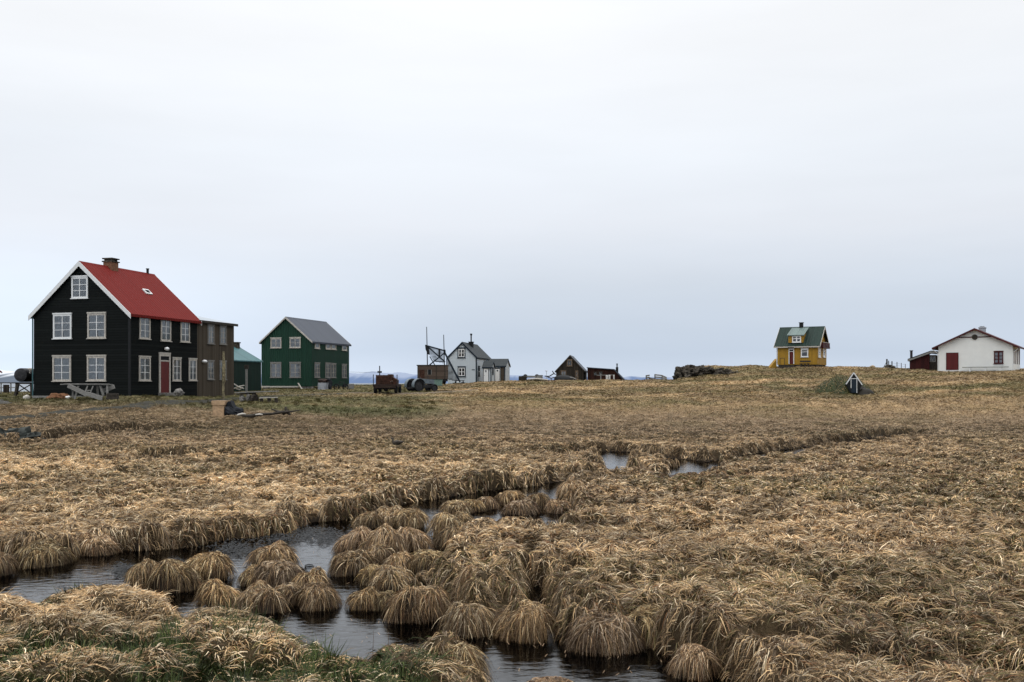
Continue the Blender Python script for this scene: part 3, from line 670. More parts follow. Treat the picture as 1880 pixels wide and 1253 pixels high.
# tussocks standing in the water, each a thing of its own
def tussock(u, vb, wpx, vt, label=None, group='grass tussocks in the stream', ay=.9, seed=0, mossy=0, n_scale=1.0):
    rg = np.random.default_rng(seed + 100)
    d0 = F * CZ / (vb - V0); a = wpx / F * d0 / 2 * 1.02; b = a * ay * rg.uniform(.85, 1.1); dc = d0 + b * .8; cx = (u - U0) / F * dc; cy = dc
    h = max(CZ - (vt - V0) / F * (dc + .1 * b), .12); h = min(h, a * 1.5 + .1) * (.88 if dc > 9 else .8)
    a *= 1.0; b *= 1.0; lean = rg.uniform(0, 6.28); lk = rg.uniform(.0, .3); th = rg.uniform(-.5, .5); ct, st = math.cos(th), math.sin(th); ph = rg.uniform(0, 6, 4)
    lobes = [(0, 0, .90, 1.0)]
    for _ in range(rg.integers(2, 5)):
        la, lr = rg.uniform(0, 6.28), rg.uniform(.25, .48); lobes.append((lr * math.cos(la), lr * math.sin(la), rg.uniform(.42, .60), rg.uniform(.7, 1.08)))
    main_h = rg.uniform(.84, 1.0)
    def hf(x, y):
        dx, dy = x - cx, y - cy; p = (dx * ct + dy * st) / a; q_ = (-dx * st + dy * ct) / b; an = np.arctan2(q_, p)
        rr = np.hypot(p, q_) / (1 + .09 * np.sin(2 * an + ph[0]) + .06 * np.sin(3 * an + ph[1]) + .04 * np.sin(5 * an + ph[2]))
        rho = np.clip(rr / .90, 0, 1); z = np.zeros(np.shape(p))
        for li, (lx_, ly_, lr_, lh_) in enumerate(lobes):
            r2 = np.clip(np.hypot(p - lx_, q_ - ly_) / (lr_ * (1 + .07 * np.sin(3 * an + ph[li % 4]))), 0, 1); z = np.maximum(z, h * lh_ * (main_h if li == 0 else 1) * (1 - r2 ** 3.2) ** .48)
        z = z + .05 * h * np.sin(x * 11 + ph[3]) * np.sin(y * 10 + ph[1]) * (1 - rho)
        z = z * (1 + lk * rr * np.cos(an - lean)) * (1 + .16 * (fbm(x, y, 4.5, 2, seed) - .5) * 2)
        return np.where(rr < .90, z, -.06)
    # peat core
    nr, na = 12, 26; core = []; rr = np.linspace(0, 1.0, nr)
    an = np.linspace(0, 2 * PI, na, endpoint=False); RR, AA = np.meshgrid(rr ** .6 * .90, an, indexing='ij')
    k = 1 + .09 * np.sin(2 * AA + ph[0]) + .06 * np.sin(3 * AA + ph[1]) + .04 * np.sin(5 * AA + ph[2])
    p, q_ = RR * k * np.cos(AA) * a, RR * k * np.sin(AA) * b
    X = cx + p * ct - q_ * st; Y = cy + p * st + q_ * ct; Z = hf(cx + (X - cx) * .995, cy + (Y - cy) * .995); Z[-1] = -.2
    ii = np.arange(nr * na).reshape(nr, na); qd = np.stack([ii[:-1], ii[1:], np.roll(ii[1:], -1, 1), np.roll(ii[:-1], -1, 1)], -1).reshape(-1, 4)
    corep = (np.stack([X, Y, Z - .01], -1).reshape(-1, 3), qd, np.tile(A(.04, .027, .016), (nr * na, 1)))
    wb = max(.0055, .00104 * dc * .6)
    area = PI * a * b + PI * (a + b) * h * .8
    n = int(area * 5.5 / (.18 * wb) * n_scale)
    r = np.sqrt(rg.random(n)) ** .8 * .92; t = rg.random(n) * 2 * PI
    lx, ly = r * np.cos(t) * a, r * np.sin(t) * b; x = cx + (lx * ct - ly * st); y = cy + (lx * st + ly * ct)
    e_ = .05 * a; gx_ = hf(x + e_, y) - hf(x - e_, y); gy_ = hf(x, y + e_) - hf(x, y - e_); gl = np.hypot(gx_, gy_) + 1e-6; wr = .35; out = np.arctan2(-gy_ / gl * np.minimum(gl / (.5 * e_), 1) + wr * (y - cy) / (a * .5), -gx_ / gl * np.minimum(gl / (.5 * e_), 1) + wr * (x - cx) / (a * .5)) + rg.normal(0, .6, n) + (rg.random(n) < .15) * rg.normal(0, 1.4, n) + (cell(x, y, .11, seed) - .5) * 2.6 + .5 * np.sin(t * 3 + ph[0]) * .5 + rg.normal(0, 1.2, n) * (r < .3)
    L = rg.uniform(.5, 1.3, n) * (.07 + .27 * (a + h) * .5); L = np.minimum(L, .30)
    L *= .7 + .6 * cell(x, y, .11, seed + 2); lift = rg.uniform(.1, .75, n) * (1 - .5 * r) * (.6 + .9 * cell(x, y, .11, seed + 1)) * np.where(r < .4, .45, 1); droop = lift + rg.uniform(.5, 1.8, n)
    tint = rg.uniform(.62, 1.0) * A(1, rg.uniform(.94, 1.0), rg.uniform(.82, 1.0))[None]; pal = np.stack([STRAW, TAN, BROWN, GREY, RUST, OLIVE, PALE]); wt = np.array([.8, .9, .8, .6, .3, .10 + mossy, .34]); wt /= wt.sum()
    # paler combed crown; older thatch and waterline band below also paint in shade
    ix = rg.choice(7, n, p=wt); cc = pal[ix]; bright = rg.random(n) < .10; cc[bright] = PALE; cc = cc * (.72 + .56 * cell(x, y, .09, seed + 3))[:, None]; old = rg.random(n) < np.clip((r - .5) * 2.2, .08, .72); cc[old] = BROWN * 1.05; wet_shade = hf(x, y) < .09; cc[wet_shade] = cc[wet_shade] * .3 + BROWN * .3
    cc = cc * (1 + .2 * rg.normal(0, 1, n).clip(-2, 2))[:, None] * tint
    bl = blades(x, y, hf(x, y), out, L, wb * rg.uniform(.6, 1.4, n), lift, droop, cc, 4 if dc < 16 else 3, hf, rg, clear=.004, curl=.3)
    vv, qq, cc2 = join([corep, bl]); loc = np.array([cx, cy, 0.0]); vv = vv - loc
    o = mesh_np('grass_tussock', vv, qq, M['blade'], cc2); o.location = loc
    return tag(o, label or 'brown dry-grass tussock rising from the dark stream water', 'grass tussock', group)
TUS = [
 (-8, 1060, 60, 1012, 'tan tussock cut by the left edge of the photo'), (78, 1042, 92, 994, 'rounded tussock standing alone in the far left of the stream'), (176, 1020, 88, 978, 'dark-sided tussock against the far bank, second from the left'),
 (284, 1003, 84, 962, 'brown tussock of the far bank beside the rippled water'), (350, 995, 86, 960, 'brown tussock of the far bank right of the one beside rippled water'), (425, 988, 84, 955, 'broad tussock of the far bank behind the three-tussock island'), (492, 976, 82, 938, 'tussock of the far bank behind the hollow-topped tussock'), (560, 958, 58, 925, 'small tussock of the far bank left of the round jutting one'), (612, 953, 62, 920, 'round tussock on the far bank jutting into the bright water'),
 (263, 1082, 58, 1023, 'narrow upright tussock at left end of the three-tussock island'), (320, 1087, 84, 1028, 'middle tussock of the three-tussock island'), (382, 1066, 82, 1010, 'tall tussock at right end of the three-tussock island'),
 (402, 1119, 84, 1064, 'tussock with a bent pale twig at its foot in the water'),
 (500, 1046, 84, 996, 'hollow-topped tussock at the back of the triangular island'), (464, 1076, 50, 1041, 'small tussock at the left corner of the triangular island'), (514, 1080, 100, 1024, 'wide middle tussock of the triangular island'), (568, 1098, 78, 1045, 'tussock on the right flank of the triangular island, behind the front right one'),
 (480, 1127, 86, 1071, 'front left tussock of the triangular island'), (532, 1110, 60, 1070, 'small tussock wedged between the two front tussocks of the triangular island'), (582, 1119, 76, 1062, 'front right tussock of the triangular island with drooping blades'),
 (676, 970, 48, 935, 'small dark tussock at the rear left of the tussock cluster'), (716, 967, 66, 932, 'middle tussock of the rear row of the tussock cluster'), (752, 970, 64, 930, 'right tussock of the rear row of the cluster, beside the narrow channel'), (652, 1018, 74, 970, 'dark left-facing tussock beside the open water'), (704, 1028, 76, 966, 'tussock in the middle of the cluster right of the dark left-facing one'), (752, 1012, 72, 960, 'tussock of the cluster facing the narrow channel on its right'), (698, 1038, 56, 998, 'narrow tussock in the heart of the cluster, above the shaggy front ones'),
 (648, 1057, 80, 1009, 'low round tussock at the left corner of the tussock cluster'), (722, 1088, 84, 1037, 'light-stranded tussock in the front half of the cluster above the small peaked one'), (686, 1075, 50, 1038, 'small tussock right of the low round corner tussock'), (668, 1120, 62, 1080, 'small peaked tussock at the water left of the big shaggy one'), (706, 1119, 56, 1085, 'low tussock joined to the right side of the small peaked one'),
 (768, 1142, 122, 1075, 'big shaggy tussock with a broad black reflection below it'), (738, 1052, 60, 1014, 'small tussock behind the light-stranded one in the cluster'), (790, 1054, 92, 1007, 'wide tussock at the right side of the cluster where channel ends'), (785, 1078, 54, 1052, 'little tussock directly behind the big shaggy one'),
 (838, 944, 60, 920, 'low tussock on the right bank of the upper channel, leftmost of its row'), (870, 940, 46, 918, 'low tussock on the channel bank between the leftmost and the small round one'), (892, 936, 44, 912, 'small round tussock left of the twin tussock in mid channel'), (822, 988, 64, 943, 'dark tussock bulging left over the narrow channel'), (850, 975, 60, 940, 'tussock behind the dark one bulging over the narrow channel'), (838, 1006, 66, 960, 'tussock at the lower end of the narrow channel, on its right bank'),
 (938, 928, 62, 897, 'larger twin tussock in the middle of the upper channel'), (984, 934, 50, 903, 'smaller twin tussock in the middle of the upper channel'), (955, 946, 66, 915, 'front tussock of the trio in the middle of the upper channel'),
 (1052, 926, 60, 880, 'tall tussock at the right end of the upper channel'), (1028, 943, 50, 917, 'small tussock at the foot of the tall one ending the upper channel'), (1092, 930, 60, 895, 'tussock right of the tall one ending the upper channel'),
 (888, 1118, 118, 1045, 'tall shaggy tussock above the small round one by the black water'), (860, 1168, 92, 1106, 'olive-tinged tussock at the edge of the dark water'), (962, 1176, 112, 1104, 'broad ragged tussock left of the largest one on the waterline'),
 (1112, 1200, 134, 1122, 'largest ragged tussock on the right waterline with long drooping blades'), (1196, 1186, 120, 1108, 'broad tussock right of the largest ragged one on the waterline'),
 (1274, 1246, 78, 1168, 'steep tussock standing in the water right of the open pool'), (1378, 1216, 110, 1160, 'tussock inland right of the steep one standing in the water'),
 (1445, 1282, 150, 1188, 'large shaggy tussock at the bottom edge right of the water'), (1560, 1288, 160, 1180, 'widest tussock at the bottom edge in the right half of photo'), (1645, 1275, 110, 1206, 'rightmost tussock at the bottom edge of the photo'),
 (832, 1262, 112, 1160, 'dark rounded tussock of the near bank by the open pool'), (742, 1262, 130, 1180, 'tussock of the near bank left of the dark rounded one'), (672, 1282, 110, 1206, 'leftmost tussock of the near bank group below the open water'), (800, 1320, 190, 1216, 'golden tussock at the bottom edge of the photo'), (1010, 1310, 140, 1240, 'ragged tussock top at the bottom edge in the open pool'),
]
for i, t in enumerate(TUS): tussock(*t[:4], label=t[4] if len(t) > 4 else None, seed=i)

# floating dark weed between the islands
def weed(name, spots, label, n, s0, s1):
    vs = []; fs = []
    rg = np.random.default_rng(5)
    for k in range(n):
        u, v_, su, sv = spots[rg.integers(len(spots))]; u += rg.normal(0, su); v_ += rg.normal(0, sv); x, y = px(u, v_)
        if float(GN.samp(LAND, x, y)) > .3: continue
        an = rg.uniform(0, PI); L = rg.uniform(s0, s1); w_ = L * rg.uniform(.2, .4); c, s = math.cos(an), math.sin(an); z = rg.uniform(.004, .03); b = len(vs)
        for p, q_, dz in ((-L, 0, 0), (0, -w_, .006), (L, 0, rg.uniform(0, .03)), (0, w_, .006)): vs.append((x + p * c - q_ * s, y + p * s + q_ * c, z + dz))
        fs.append((b, b + 1, b + 2, b + 3))
    me = np.array(vs); o = mesh_np(name, me, np.array(fs), M['blackp']); return tag(o, kind='stuff')
def straw(n):
    vs = []; fs = []; rg = np.random.default_rng(8)
    while len(fs) < n:
        x, y = px(rg.uniform(0, 1250), rg.uniform(900, 1250)); 
        if float(GN.samp(LAND, x, y)) > .1 or float(GN.samp(nearwater, x, y)) > rg.uniform(.55, 1.15): continue
        an = rg.uniform(0, PI); L = rg.uniform(.008, .026); w_ = .002; c, s = math.cos(an), math.sin(an); b = len(vs); z = .006
        for p, q_ in ((-L, -w_), (L, -w_), (L, w_), (-L, w_)): vs.append((x + p * c - q_ * s, y + p * s + q_ * c, z + .01 * p / L))
        fs.append((b, b + 1, b + 2, b + 3))
    o = mesh_np('floating_straw', np.array(vs), np.array(fs), M['block']); return tag(o, kind='stuff')
straw(160)
weed('pond_weed', [(560, 988, 38, 6), (520, 993, 40, 6), (450, 1012, 25, 8), (600, 990, 14, 8), (425, 1010, 20, 8), (575, 978, 25, 5), (225, 1050, 10, 6)], 'dark floating pond weed', 1900, .022, .055)
g = G(); pts = [Vector((*px(568 + 8 * math.cos(a), 1041 + 2.4 * math.sin(a)), .012)) for a in np.linspace(0, 5.6, 12)]
g.tube(pts, .008, 5); put('twig', g, M['blackp'], label='dark curled twig floating on the bright water', cat='twig')
g = G(); pts = [Vector((*px(u, v), z)) for u, v, z in ((370, 1121, .02), (384, 1115, .05), (400, 1113, .07), (412, 1117, .03))]
g.tube(pts, [.009, .008, .007, .004], 5); put('twig', g, M['greywood'], label='pale bent twig lying at the foot of a tussock', cat='twig')
for k, (u0, v0, u1, v1) in enumerate(((674, 1213, 686, 1158), (706, 1205, 713, 1160))):
    p = Vector((*px(u0, v0 + 25, .1), .05)); q = P(u1, v1, p.y); g = G(); g.tube([p, (p + q) / 2 + Vector((.02, 0, .01)), q], [.004, .003, .0015], 4)
    put('dry_stalk', g, M['driftbrown'], None, ('taller', 'shorter')[k] + ' thin reddish dry stalk rising in front of the open water', 'stalk')

# ------------------------------------------------------------------ path
def ribbon(name, pts, halfw, dz, m, colf):
    P2 = []; 
    for a, b in zip(pts[:-1], pts[1:]):
        k = max(int((b - a).length / .4), 1)
        P2 += [a.lerp(b, i / k) for i in range(k)]
    P2.append(pts[-1]); n = len(P2); mm = 13; co = np.zeros((n, mm, 3))
    for i, p in enumerate(P2):
        d = (P2[min(i + 3, n - 1)] - P2[max(i - 3, 0)]); d.z = 0; d.normalize(); s = Vector((-d.y, d.x, 0))
        hw = halfw * (1 + .25 * math.sin(i * .21) + .12 * math.sin(i * .83))
        for j in range(mm):
            q_ = p + s * ((j / (mm - 1) * 2 - 1) * hw); co[i, j] = (q_.x, q_.y, 0)
    z = H(co[..., 0], co[..., 1]); k = np.ones(3) / 3
    edge = 1 - np.abs(np.linspace(-1, 1, mm)) ** 3
    co[..., 2] = z + dz * edge[None, :] + (edge[None, :] - 1) * .12
    c = colf(co[..., 0].ravel(), co[..., 1].ravel())
    o = mesh_np(name, co.reshape(-1, 3), gridquads(n, mm), m, c); o.data.shade_smooth(); return tag(o, kind='structure')
def pc(x, y):
    n = fbm(x, y, 1.2, 4, 3)[:, None]; return A(.036, .034, .027) * (.7 + .7 * n)
ribbon('path', PATHW, 1.4, .07, M['ground'], pc)
def pc2(x, y):
    n = fbm(x, y, 1.2, 4, 3)[:, None]; return A(.13, .10, .07) * (.6 + .8 * n)
ribbon('path', [gp(u, d) for u, d in ((640, 80), (700, 80), (760, 82), (830, 86), (880, 90))], 1.1, .1, M['ground'], pc2)

# ------------------------------------------------------------------ buildings
class Wall:
    def __init__(s, O, D, nout): s.O, s.D, s.n = Vector(O), Vector(D), Vector(nout); s.fr = (s.O, s.D, s.n, Vector((0, 0, 1)))
    def s_at(s, u): k = (u - U0) / F; return (k * s.O.y - s.O.x) / (s.D.x - k * s.D.y)
    def z_at(s, u, v): sy = s.O.y + s.s_at(u) * s.D.y; return CZ - (v - V0) / F * sy - s.O.z
    def rect(s, u0, v0, u1, v1):
        um = (u0 + u1) / 2; return s.s_at(u0), s.s_at(u1), s.z_at(um, v1), s.z_at(um, v0)
def window(W, uv, parent, fmat, cols=2, rows=3, fw=.09, sash=None, curtain=True, sill=True, bar=.035, label=None, hrail=None, name='window', ring=0):
    s0, s1, z0, z1 = W.rect(*uv); fr = W.fr; sash = sash or fmat
    g = G(); g.box(fr, s0, s0 + fw, -.02, .06, z0, z1); g.box(fr, s1 - fw, s1, -.02, .06, z0, z1)
    g.box(fr, s0 - .03, s1 + .03, -.02, .085, z1 - .001, z1 + fw * .8); g.box(fr, s0 + fw, s1 - fw, -.02, .055, z1 - fw, z1 - .002)
    g.box(fr, s0 + fw, s1 - fw, -.02, .055, z0 + .001, z0 + fw * .9)
    if sill: g.box(fr, s0 - .05, s1 + .05, -.02, .12, z0 - .05, z0 - .001)
    wdw = put(name, g, fmat, parent, label=label)
    a0, a1, b0, b1 = s0 + fw, s1 - fw, z0 + fw * .9, z1 - fw
    g = G()
    for i in range(1, cols):
        c = a0 + (a1 - a0) * i / cols; k = 1.7 if i * 2 == cols else 1; g.box(fr, c - bar * k / 2, c + bar * k / 2, .03, .05, b0, b1)
    for zz in (hrail if hrail else [i / rows for i in range(1, rows)]):
        c = b0 + (b1 - b0) * zz; g.box(fr, a0, a1, .031, .047, c - bar / 2, c + bar / 2)
    if ring:
        for q in ((a0, a0 + ring, b0, b1), (a1 - ring, a1, b0, b1), (a0 + ring, a1 - ring, b0, b0 + ring), (a0 + ring, a1 - ring, b1 - ring, b1)): g.box(fr, q[0], q[1], .02, .052, q[2], q[3])
    if g.v: put('sash', g, sash, wdw)
    g = G(); g.box(fr, a0 - .01, a1 + .01, .0035, .005, b0 - .01, b1 + .01); put('opening', g, M['void'], wdw)
    if curtain:
        g = G(); r = random.Random(int(s0 * 1000))
        for lo, hi in ((0, .5), (.5, 1)):
            n = 14; wv = []; e0 = a0 + (a1 - a0) * lo; e1 = a0 + (a1 - a0) * hi
            dr = r.uniform(.0, .22) * (e1 - e0)
            for j in range(7):
                t = j / 6; zc = b1 + (b0 - b1) * t; sh = dr * (max(0, t - .35) / .65) ** 1.5
                for i in range(n + 1):
                    f = i / n; s_ = e0 + (e1 - e0 - sh) * f if lo == 0 else e0 + sh + (e1 - e0 - sh) * f
                    wv.append(fr[0] + fr[1] * s_ + fr[2] * (.016 + .006 * math.sin(i * 2.1)) + fr[3] * zc)
            g.add(wv, [(j * (n + 1) + i, j * (n + 1) + i + 1, (j + 1) * (n + 1) + i + 1, (j + 1) * (n + 1) + i) for j in range(6) for i in range(n)])
        put('curtain', g, M['curtain'], wdw)
    g = G(); g.add([fr[0] + fr[1] * s + fr[2] * .028 + fr[3] * z for s, z in ((a0, b0), (a1, b0), (a1, b1), (a0, b1))], [(0, 1, 2, 3)]); put('pane', g, M['glass'], wdw)
    return wdw
def door(W, uv, parent, dmat, fmat, fw=.09, transom=0, knob=True, label=None):
    s0, s1, z0, z1 = W.rect(*uv); fr = W.fr
    g = G(); g.box(fr, s0 + fw, s1 - fw, -.02, .035, z0, z1 - fw - transom); d = put('door', g, dmat, parent, label=label)
    g = G(); g.box(fr, s0, s0 + fw, -.02, .07, z0, z1); g.box(fr, s1 - fw, s1, -.02, .07, z0, z1); g.box(fr, s0 - .02, s1 + .02, -.02, .08, z1 + .001, z1 + fw)
    g.box(fr, s0 + fw, s1 - fw, -.02, .065, z1 - fw, z1 - .001)
    if transom: g.box(fr, s0 + fw, s1 - fw, -.02, .06, z1 - fw - transom, z1 - transom - fw * .3)
    put('frame', g, fmat, d)
    if transom:
        g = G(); g.box(fr, s0 + fw, s1 - fw, -.02, .02, z1 - transom - fw * .3 + .01, z1 - fw - .01); put('transom_pane', g, M['void'], d)
    if knob: g = G(); c = fr[0] + fr[1] * (s0 + fw + .1) + fr[2] * .07 + fr[3] * (z0 + 1.0); g.blob(c, (.035, .035, .035), 0, 1, 8, 6); put('handle', g, M['iron'], d)
    return d
class House: pass
def house(name, label, cat, Rp, yaw, uL, uB, ve, va, ridge, wallm, roofm, bargem, oe=.3, og=.25, rt=.09, barge=.2, base_h=-.3, Wm=None, Dm=None, uridge=None):
    """Rp: photo corner (u, v of its base, depth) where the two visible walls meet"""
    h = House(); O = P(*Rp); yaw = R(yaw); X = Vector((math.cos(yaw), math.sin(yaw), 0)); Y = Vector((-math.sin(yaw), math.cos(yaw), 0)); Zv = Vector((0, 0, 1))
    wf = Wall(O, X, -Y); ws = Wall(O, Y, X)
    h.W = Wm or -wf.s_at(uL); h.D = Dm or ws.s_at(uB); h.he = wf.z_at(Rp[0], ve)
    h.L = O - X * h.W; h.X, h.Y = X, Y
    h.root = root(name, tuple(h.L), yaw, label, cat)
    h.fr = (h.L, X, Y, Zv)
    if ridge == 'Y':   # front wall is a gable
        ap = h.L + X * h.W / 2; h.hr = CZ - (va - V0) / F * (ap.y) - O.z; fr = (h.L, X, Y, Zv); S, T = h.W, h.D
    else:
        ap = h.L + X * h.W / 2 + Y * h.D / 2; h.hr = CZ - (va - V0) / F * (ap.y) - O.z; fr = (h.L, Y, X, Zv); S, T = h.D, h.W
    h.prof = fr; h.S, h.T = S, T
    g = G(); g.prism(fr, [(0, base_h), (S, base_h), (S, h.he), (S / 2, h.hr - .012), (0, h.he)], 0, T); h.wall = put('wall', g, wallm, h.root)
    sl = (h.hr - h.he) / (S / 2); h.sl = sl; ze = h.he - oe * sl; t = rt * math.sqrt(1 + sl * sl)
    g = G(); g.prism(fr, [(-oe, ze), (S / 2, h.hr), (S + oe, ze), (S + oe, ze + t), (S / 2, h.hr + t), (-oe, ze + t)], -og, T + og)
    cx = S / 2; g.prism(fr, [(cx - .14, h.hr + t - .14 * sl + .005), (cx, h.hr + t + .03), (cx + .14, h.hr + t - .14 * sl + .005), (cx, h.hr + t - .02)], -og - .01, T + og + .01)
    h.roof = put('roof', g, roofm, h.root)
    if barge:
        k = barge * math.sqrt(1 + sl * sl)
        for y0, y1 in ((-og - .04, -og - .002), (T + og + .002, T + og + .04)):
            g = G(); g.prism(fr, [(-oe - .02, ze + t - k), (-oe - .02, ze + t - .01), (S / 2, h.hr + t + .01), (S / 2, h.hr + t - k)], y0, y1)
            g.prism(fr, [(S + oe + .02, ze + t - k), (S + oe + .02, ze + t - .01), (S / 2 + .001, h.hr + t + .01), (S / 2 + .001, h.hr + t - k)], y0, y1); put('bargeboard', g, bargem, h.root)
        # fascia under the eaves
        for e in (-oe - .035, S + oe + .003): g = G(); g.box(fr, e, e + .03, -og, T + og, ze - .06, ze + t * .8); put('fascia', g, bargem if ridge == 'X' else roofm, h.root)
    h.wf = wf; h.ws = ws
    return h
def onroof(h, u, v, side=1):
    """point where the photo ray meets the right-hand roof plane of a ridge-Y house (or front plane of ridge-X)"""
    o, e, f, z = h.prof
    if h.prof[1] is h.X or h.prof[1] == h.X: p0 = o + e * h.S / 2 + z * h.hr; n = e * h.sl + z
    else: p0 = o + e * h.S / 2 + z * h.hr; n = -e * h.sl + z
    C = Vector((0, 0, CZ)); r = Vector(((u - U0) / F, 1, -(v - V0) / F)); t = (p0 - C).dot(n) / r.dot(n); return C + r * t
def stack(parent, c, yaw, w, d, z0, z1, m, capm=None, cap=.12, name='chimney'):
    fr = frame((c.x, c.y, 0), yaw); g = G(); g.box(fr, -w / 2, w / 2, -d / 2, d / 2, z0, z1)
    ch = put(name, g, m, parent)
    if capm: g = G(); g.box(fr, -w / 2 - .06, w / 2 + .06, -d / 2 - .06, d / 2 + .06, z1 + .002, z1 + cap); put('cap', g, capm, ch)
    return ch
def ridgept(h, u):
    o, e, f, z = h.prof; w = Wall(o + e * h.S / 2, f, e); s = w.s_at(u); return o + e * h.S / 2 + f * s, s

# --- black house with red roof
bh = house('black_house', 'black tarred two-storey house with red roof and white gable trim', 'house', (238, 727, 62), -14.6, 62, 362, 574.5, 484, 'Y', M['tar'], M['redroof'], M['white'], oe=.22, og=.2, barge=.24)
r0 = bh.root
for uv, m in (((132, 509, 162, 548), M['white']), ((98.3, 577.5, 132, 622), M['white']), ((161.3, 576, 195, 621.5), M['oldwhite']), ((97.3, 655, 131, 700), M['oldwhite']), ((160.5, 654.5, 195, 699.5), M['oldwhite'])):
    window(bh.wf, uv, r0, m, 2, 3, .12, curtain=True, sash=M['white'])
for uv in ((255.5, 581, 275, 622.5), (294.8, 585.5, 313, 626.5), (331, 589.5, 347.5, 628.5), (254.8, 656, 275.5, 699.3), (316.3, 658.5, 331.5, 699.5), (346.3, 660, 360.3, 699)):
    window(bh.ws, uv, r0, M['oldwhite'], 2, 3, .11, sash=M['white'])
door(bh.ws, (291.5, 651, 311.7, 722), r0, M['doorred'], M['oldwhite'], .13, transom=.36)
g = G(); g.box(bh.ws.fr, bh.ws.s_at(290), bh.ws.s_at(313), .0, .7, -.3, bh.ws.z_at(302, 721.5)); put('doorstep', g, M['stone'], r0)
s = bh.ws.s_at(303); g = G(); g.blob(bh.ws.O + bh.ws.D * s + bh.ws.n * .14 + Vector((0, 0, bh.ws.z_at(303, 641))), (.17, .17, .13), 0, 1, 12, 8); put('lamp', g, M['lampglass'], r0)
p, s = ridgept(bh, 203.5); zr = r0.location.z + bh.hr
g = G(); fr = frame((p.x, p.y, 0), R(-14.6)); g.box(fr, -.33, .33, -.36, .36, zr - .5, zr + .42); ch = put('chimney', g, M['brick'], r0)
g = G(); g.box(fr, -.40, .40, -.43, .43, zr + .421, zr + .50); g.box(fr, -.30, .30, -.3, .3, zr + .501, zr + .62); g.box(fr, -.40, .40, -.40, .40, zr + .621, zr + .70); put('cap', g, M['lava'], ch)
p, s = ridgept(bh, 271); g = G(); g.bar((p.x, p.y, zr - .3), (p.x, p.y, zr + .42), .09, n=12); g.bar((p.x, p.y, zr + .421), (p.x, p.y, zr + .48), .12, n=12); put('vent_pipe', g, M['blackp'], r0)
c = onroof(bh, 268.5, 538.5); e = bh.Y; dn = (bh.X - Vector((0, 0, bh.sl))).normalized(); nn = dn.cross(e); nn = nn if nn.z > 0 else -nn
g = G(); g.box((c, e, dn, nn), -.33, .33, -.25, .25, .05, .17); sk = put('skylight', g, M['white'], r0)
g = G(); g.box((c, e, dn, nn), -.22, .22, -.15, .15, .171, .175); put('pane', g, M['void'], sk)
g = G(); pt = bh.L + bh.X * -.06 - bh.Y * .03; g.bar(pt + Vector((0, 0, -.1)), pt + Vector((0, 0, bh.he - .15)), .045); put('downpipe', g, M['tealroof'], r0)
g = G(); g.box(bh.fr, -.07, bh.W + .07, -.08, -.003, -.35, -.02); put('base_plank', g, M['greywood'], r0)
g = G(); g.box(bh.fr, bh.W - .09, bh.W + .035, -.035, .09, -.02, bh.he - .1); put('corner_board', g, M['blackp'], r0)

# --- brown board annex house behind it
O = bh.L + bh.X * (bh.W - .05) + bh.Y * (bh.D + .02); wa = Wall(O, bh.Y, bh.X); La = wa.s_at(429.5); ha = wa.z_at(429.5, 597)
rt = root('brown_board_house', tuple(O), R(-14.6), 'weathered brown vertical-board house between the black house and the green shed', 'house')
fr = (O, bh.X, bh.Y, Vector((0, 0, 1)))
g = G(); g.prism(fr, [(-5, -.4), (0, -.4), (0, ha), (-5, ha + 1.0)], 0, La); put('wall', g, M['brownboard'], rt)
g = G(); g.prism(fr, [(-5.2, ha + 1.05), (.22, ha - .03), (.22, ha + .06), (-5.2, ha + 1.14)], -.0, La + .2); put('roof', g, M['paleroof'], rt)
g = G(); g.box(fr, .221, .25, 0, La + .2, ha - .12, ha + .07); put('fascia', g, M['darkwood'], rt)
for uv in ((381, 597.5, 392.3, 631.5), (403.2, 599.5, 414.5, 632.5), (380.8, 663.5, 391.8, 697), (403, 664, 414.3, 697)): window(wa, uv, rt, M['greywood'], 2, 3, .10, sash=M['oldwhite'])
s = wa.s_at(373); g = G(); g.blob(wa.O + wa.D * s + wa.n * .12 + Vector((0, 0, wa.z_at(373, 664))), (.2, .2, .12), 0, 1, 12, 8); put('lamp', g, M['lampglass'], rt)

# --- dark green shed behind
gs = house('green_shed', 'low dark green shed with teal corrugated roof behind the brown house', 'shed', (414, 712, 80), -16, 330, 479.5, 661.5, 636, 'Y', M['darkgreen'], M['tealroof'], M['darkgreen'], oe=.15, og=.1, barge=0)
p, s = ridgept(gs, 433); stack(gs.root, p, R(-16), .5, .5, gs.root.location.z + gs.hr - .6, gs.root.location.z + gs.hr + .45, M['lava'], M['lava'], .1)

# --- green two-storey house
gh = house('green_house', 'dark green corrugated two-storey house with slate-grey roof', 'house', (572, 709.5, 92), -17, 480, 641, 627.2, 584.5, 'Y', M['greencorr'], M['greyroof'], M['oldwhite'], oe=.15, og=.15, barge=.13, base_h=0)
r0 = gh.root
for uv in ((497.4, 621.5, 516.8, 639), (532.3, 620.8, 552.3, 638.8)): window(gh.wf, uv, r0, M['oldwhite'], 2, 2, .10)
for uv in ((497, 666.7, 516.7, 693.4), (532.3, 666.5, 552.4, 693.4)): window(gh.wf, uv, r0, M['greywood'], 2, 3, .11, sash=M['oldwhite'])
for uv in ((577.6, 629, 586.3, 640.3), (597.5, 631, 606.2, 641.5), (607.8, 631.5, 616.4, 642), (627.6, 633.2, 636.2, 644)): window(gh.ws, uv, r0, M['oldwhite'], 1, 1, .13)
for uv in ((577.2, 667.3, 586.5, 693.5), (597, 667.8, 606, 693.8), (607, 668.5, 616.2, 693.8), (627.5, 670, 635.7, 694)): window(gh.ws, uv, r0, M['greywood'], 2, 3, .11, sash=M['oldwhite'])
g = G()
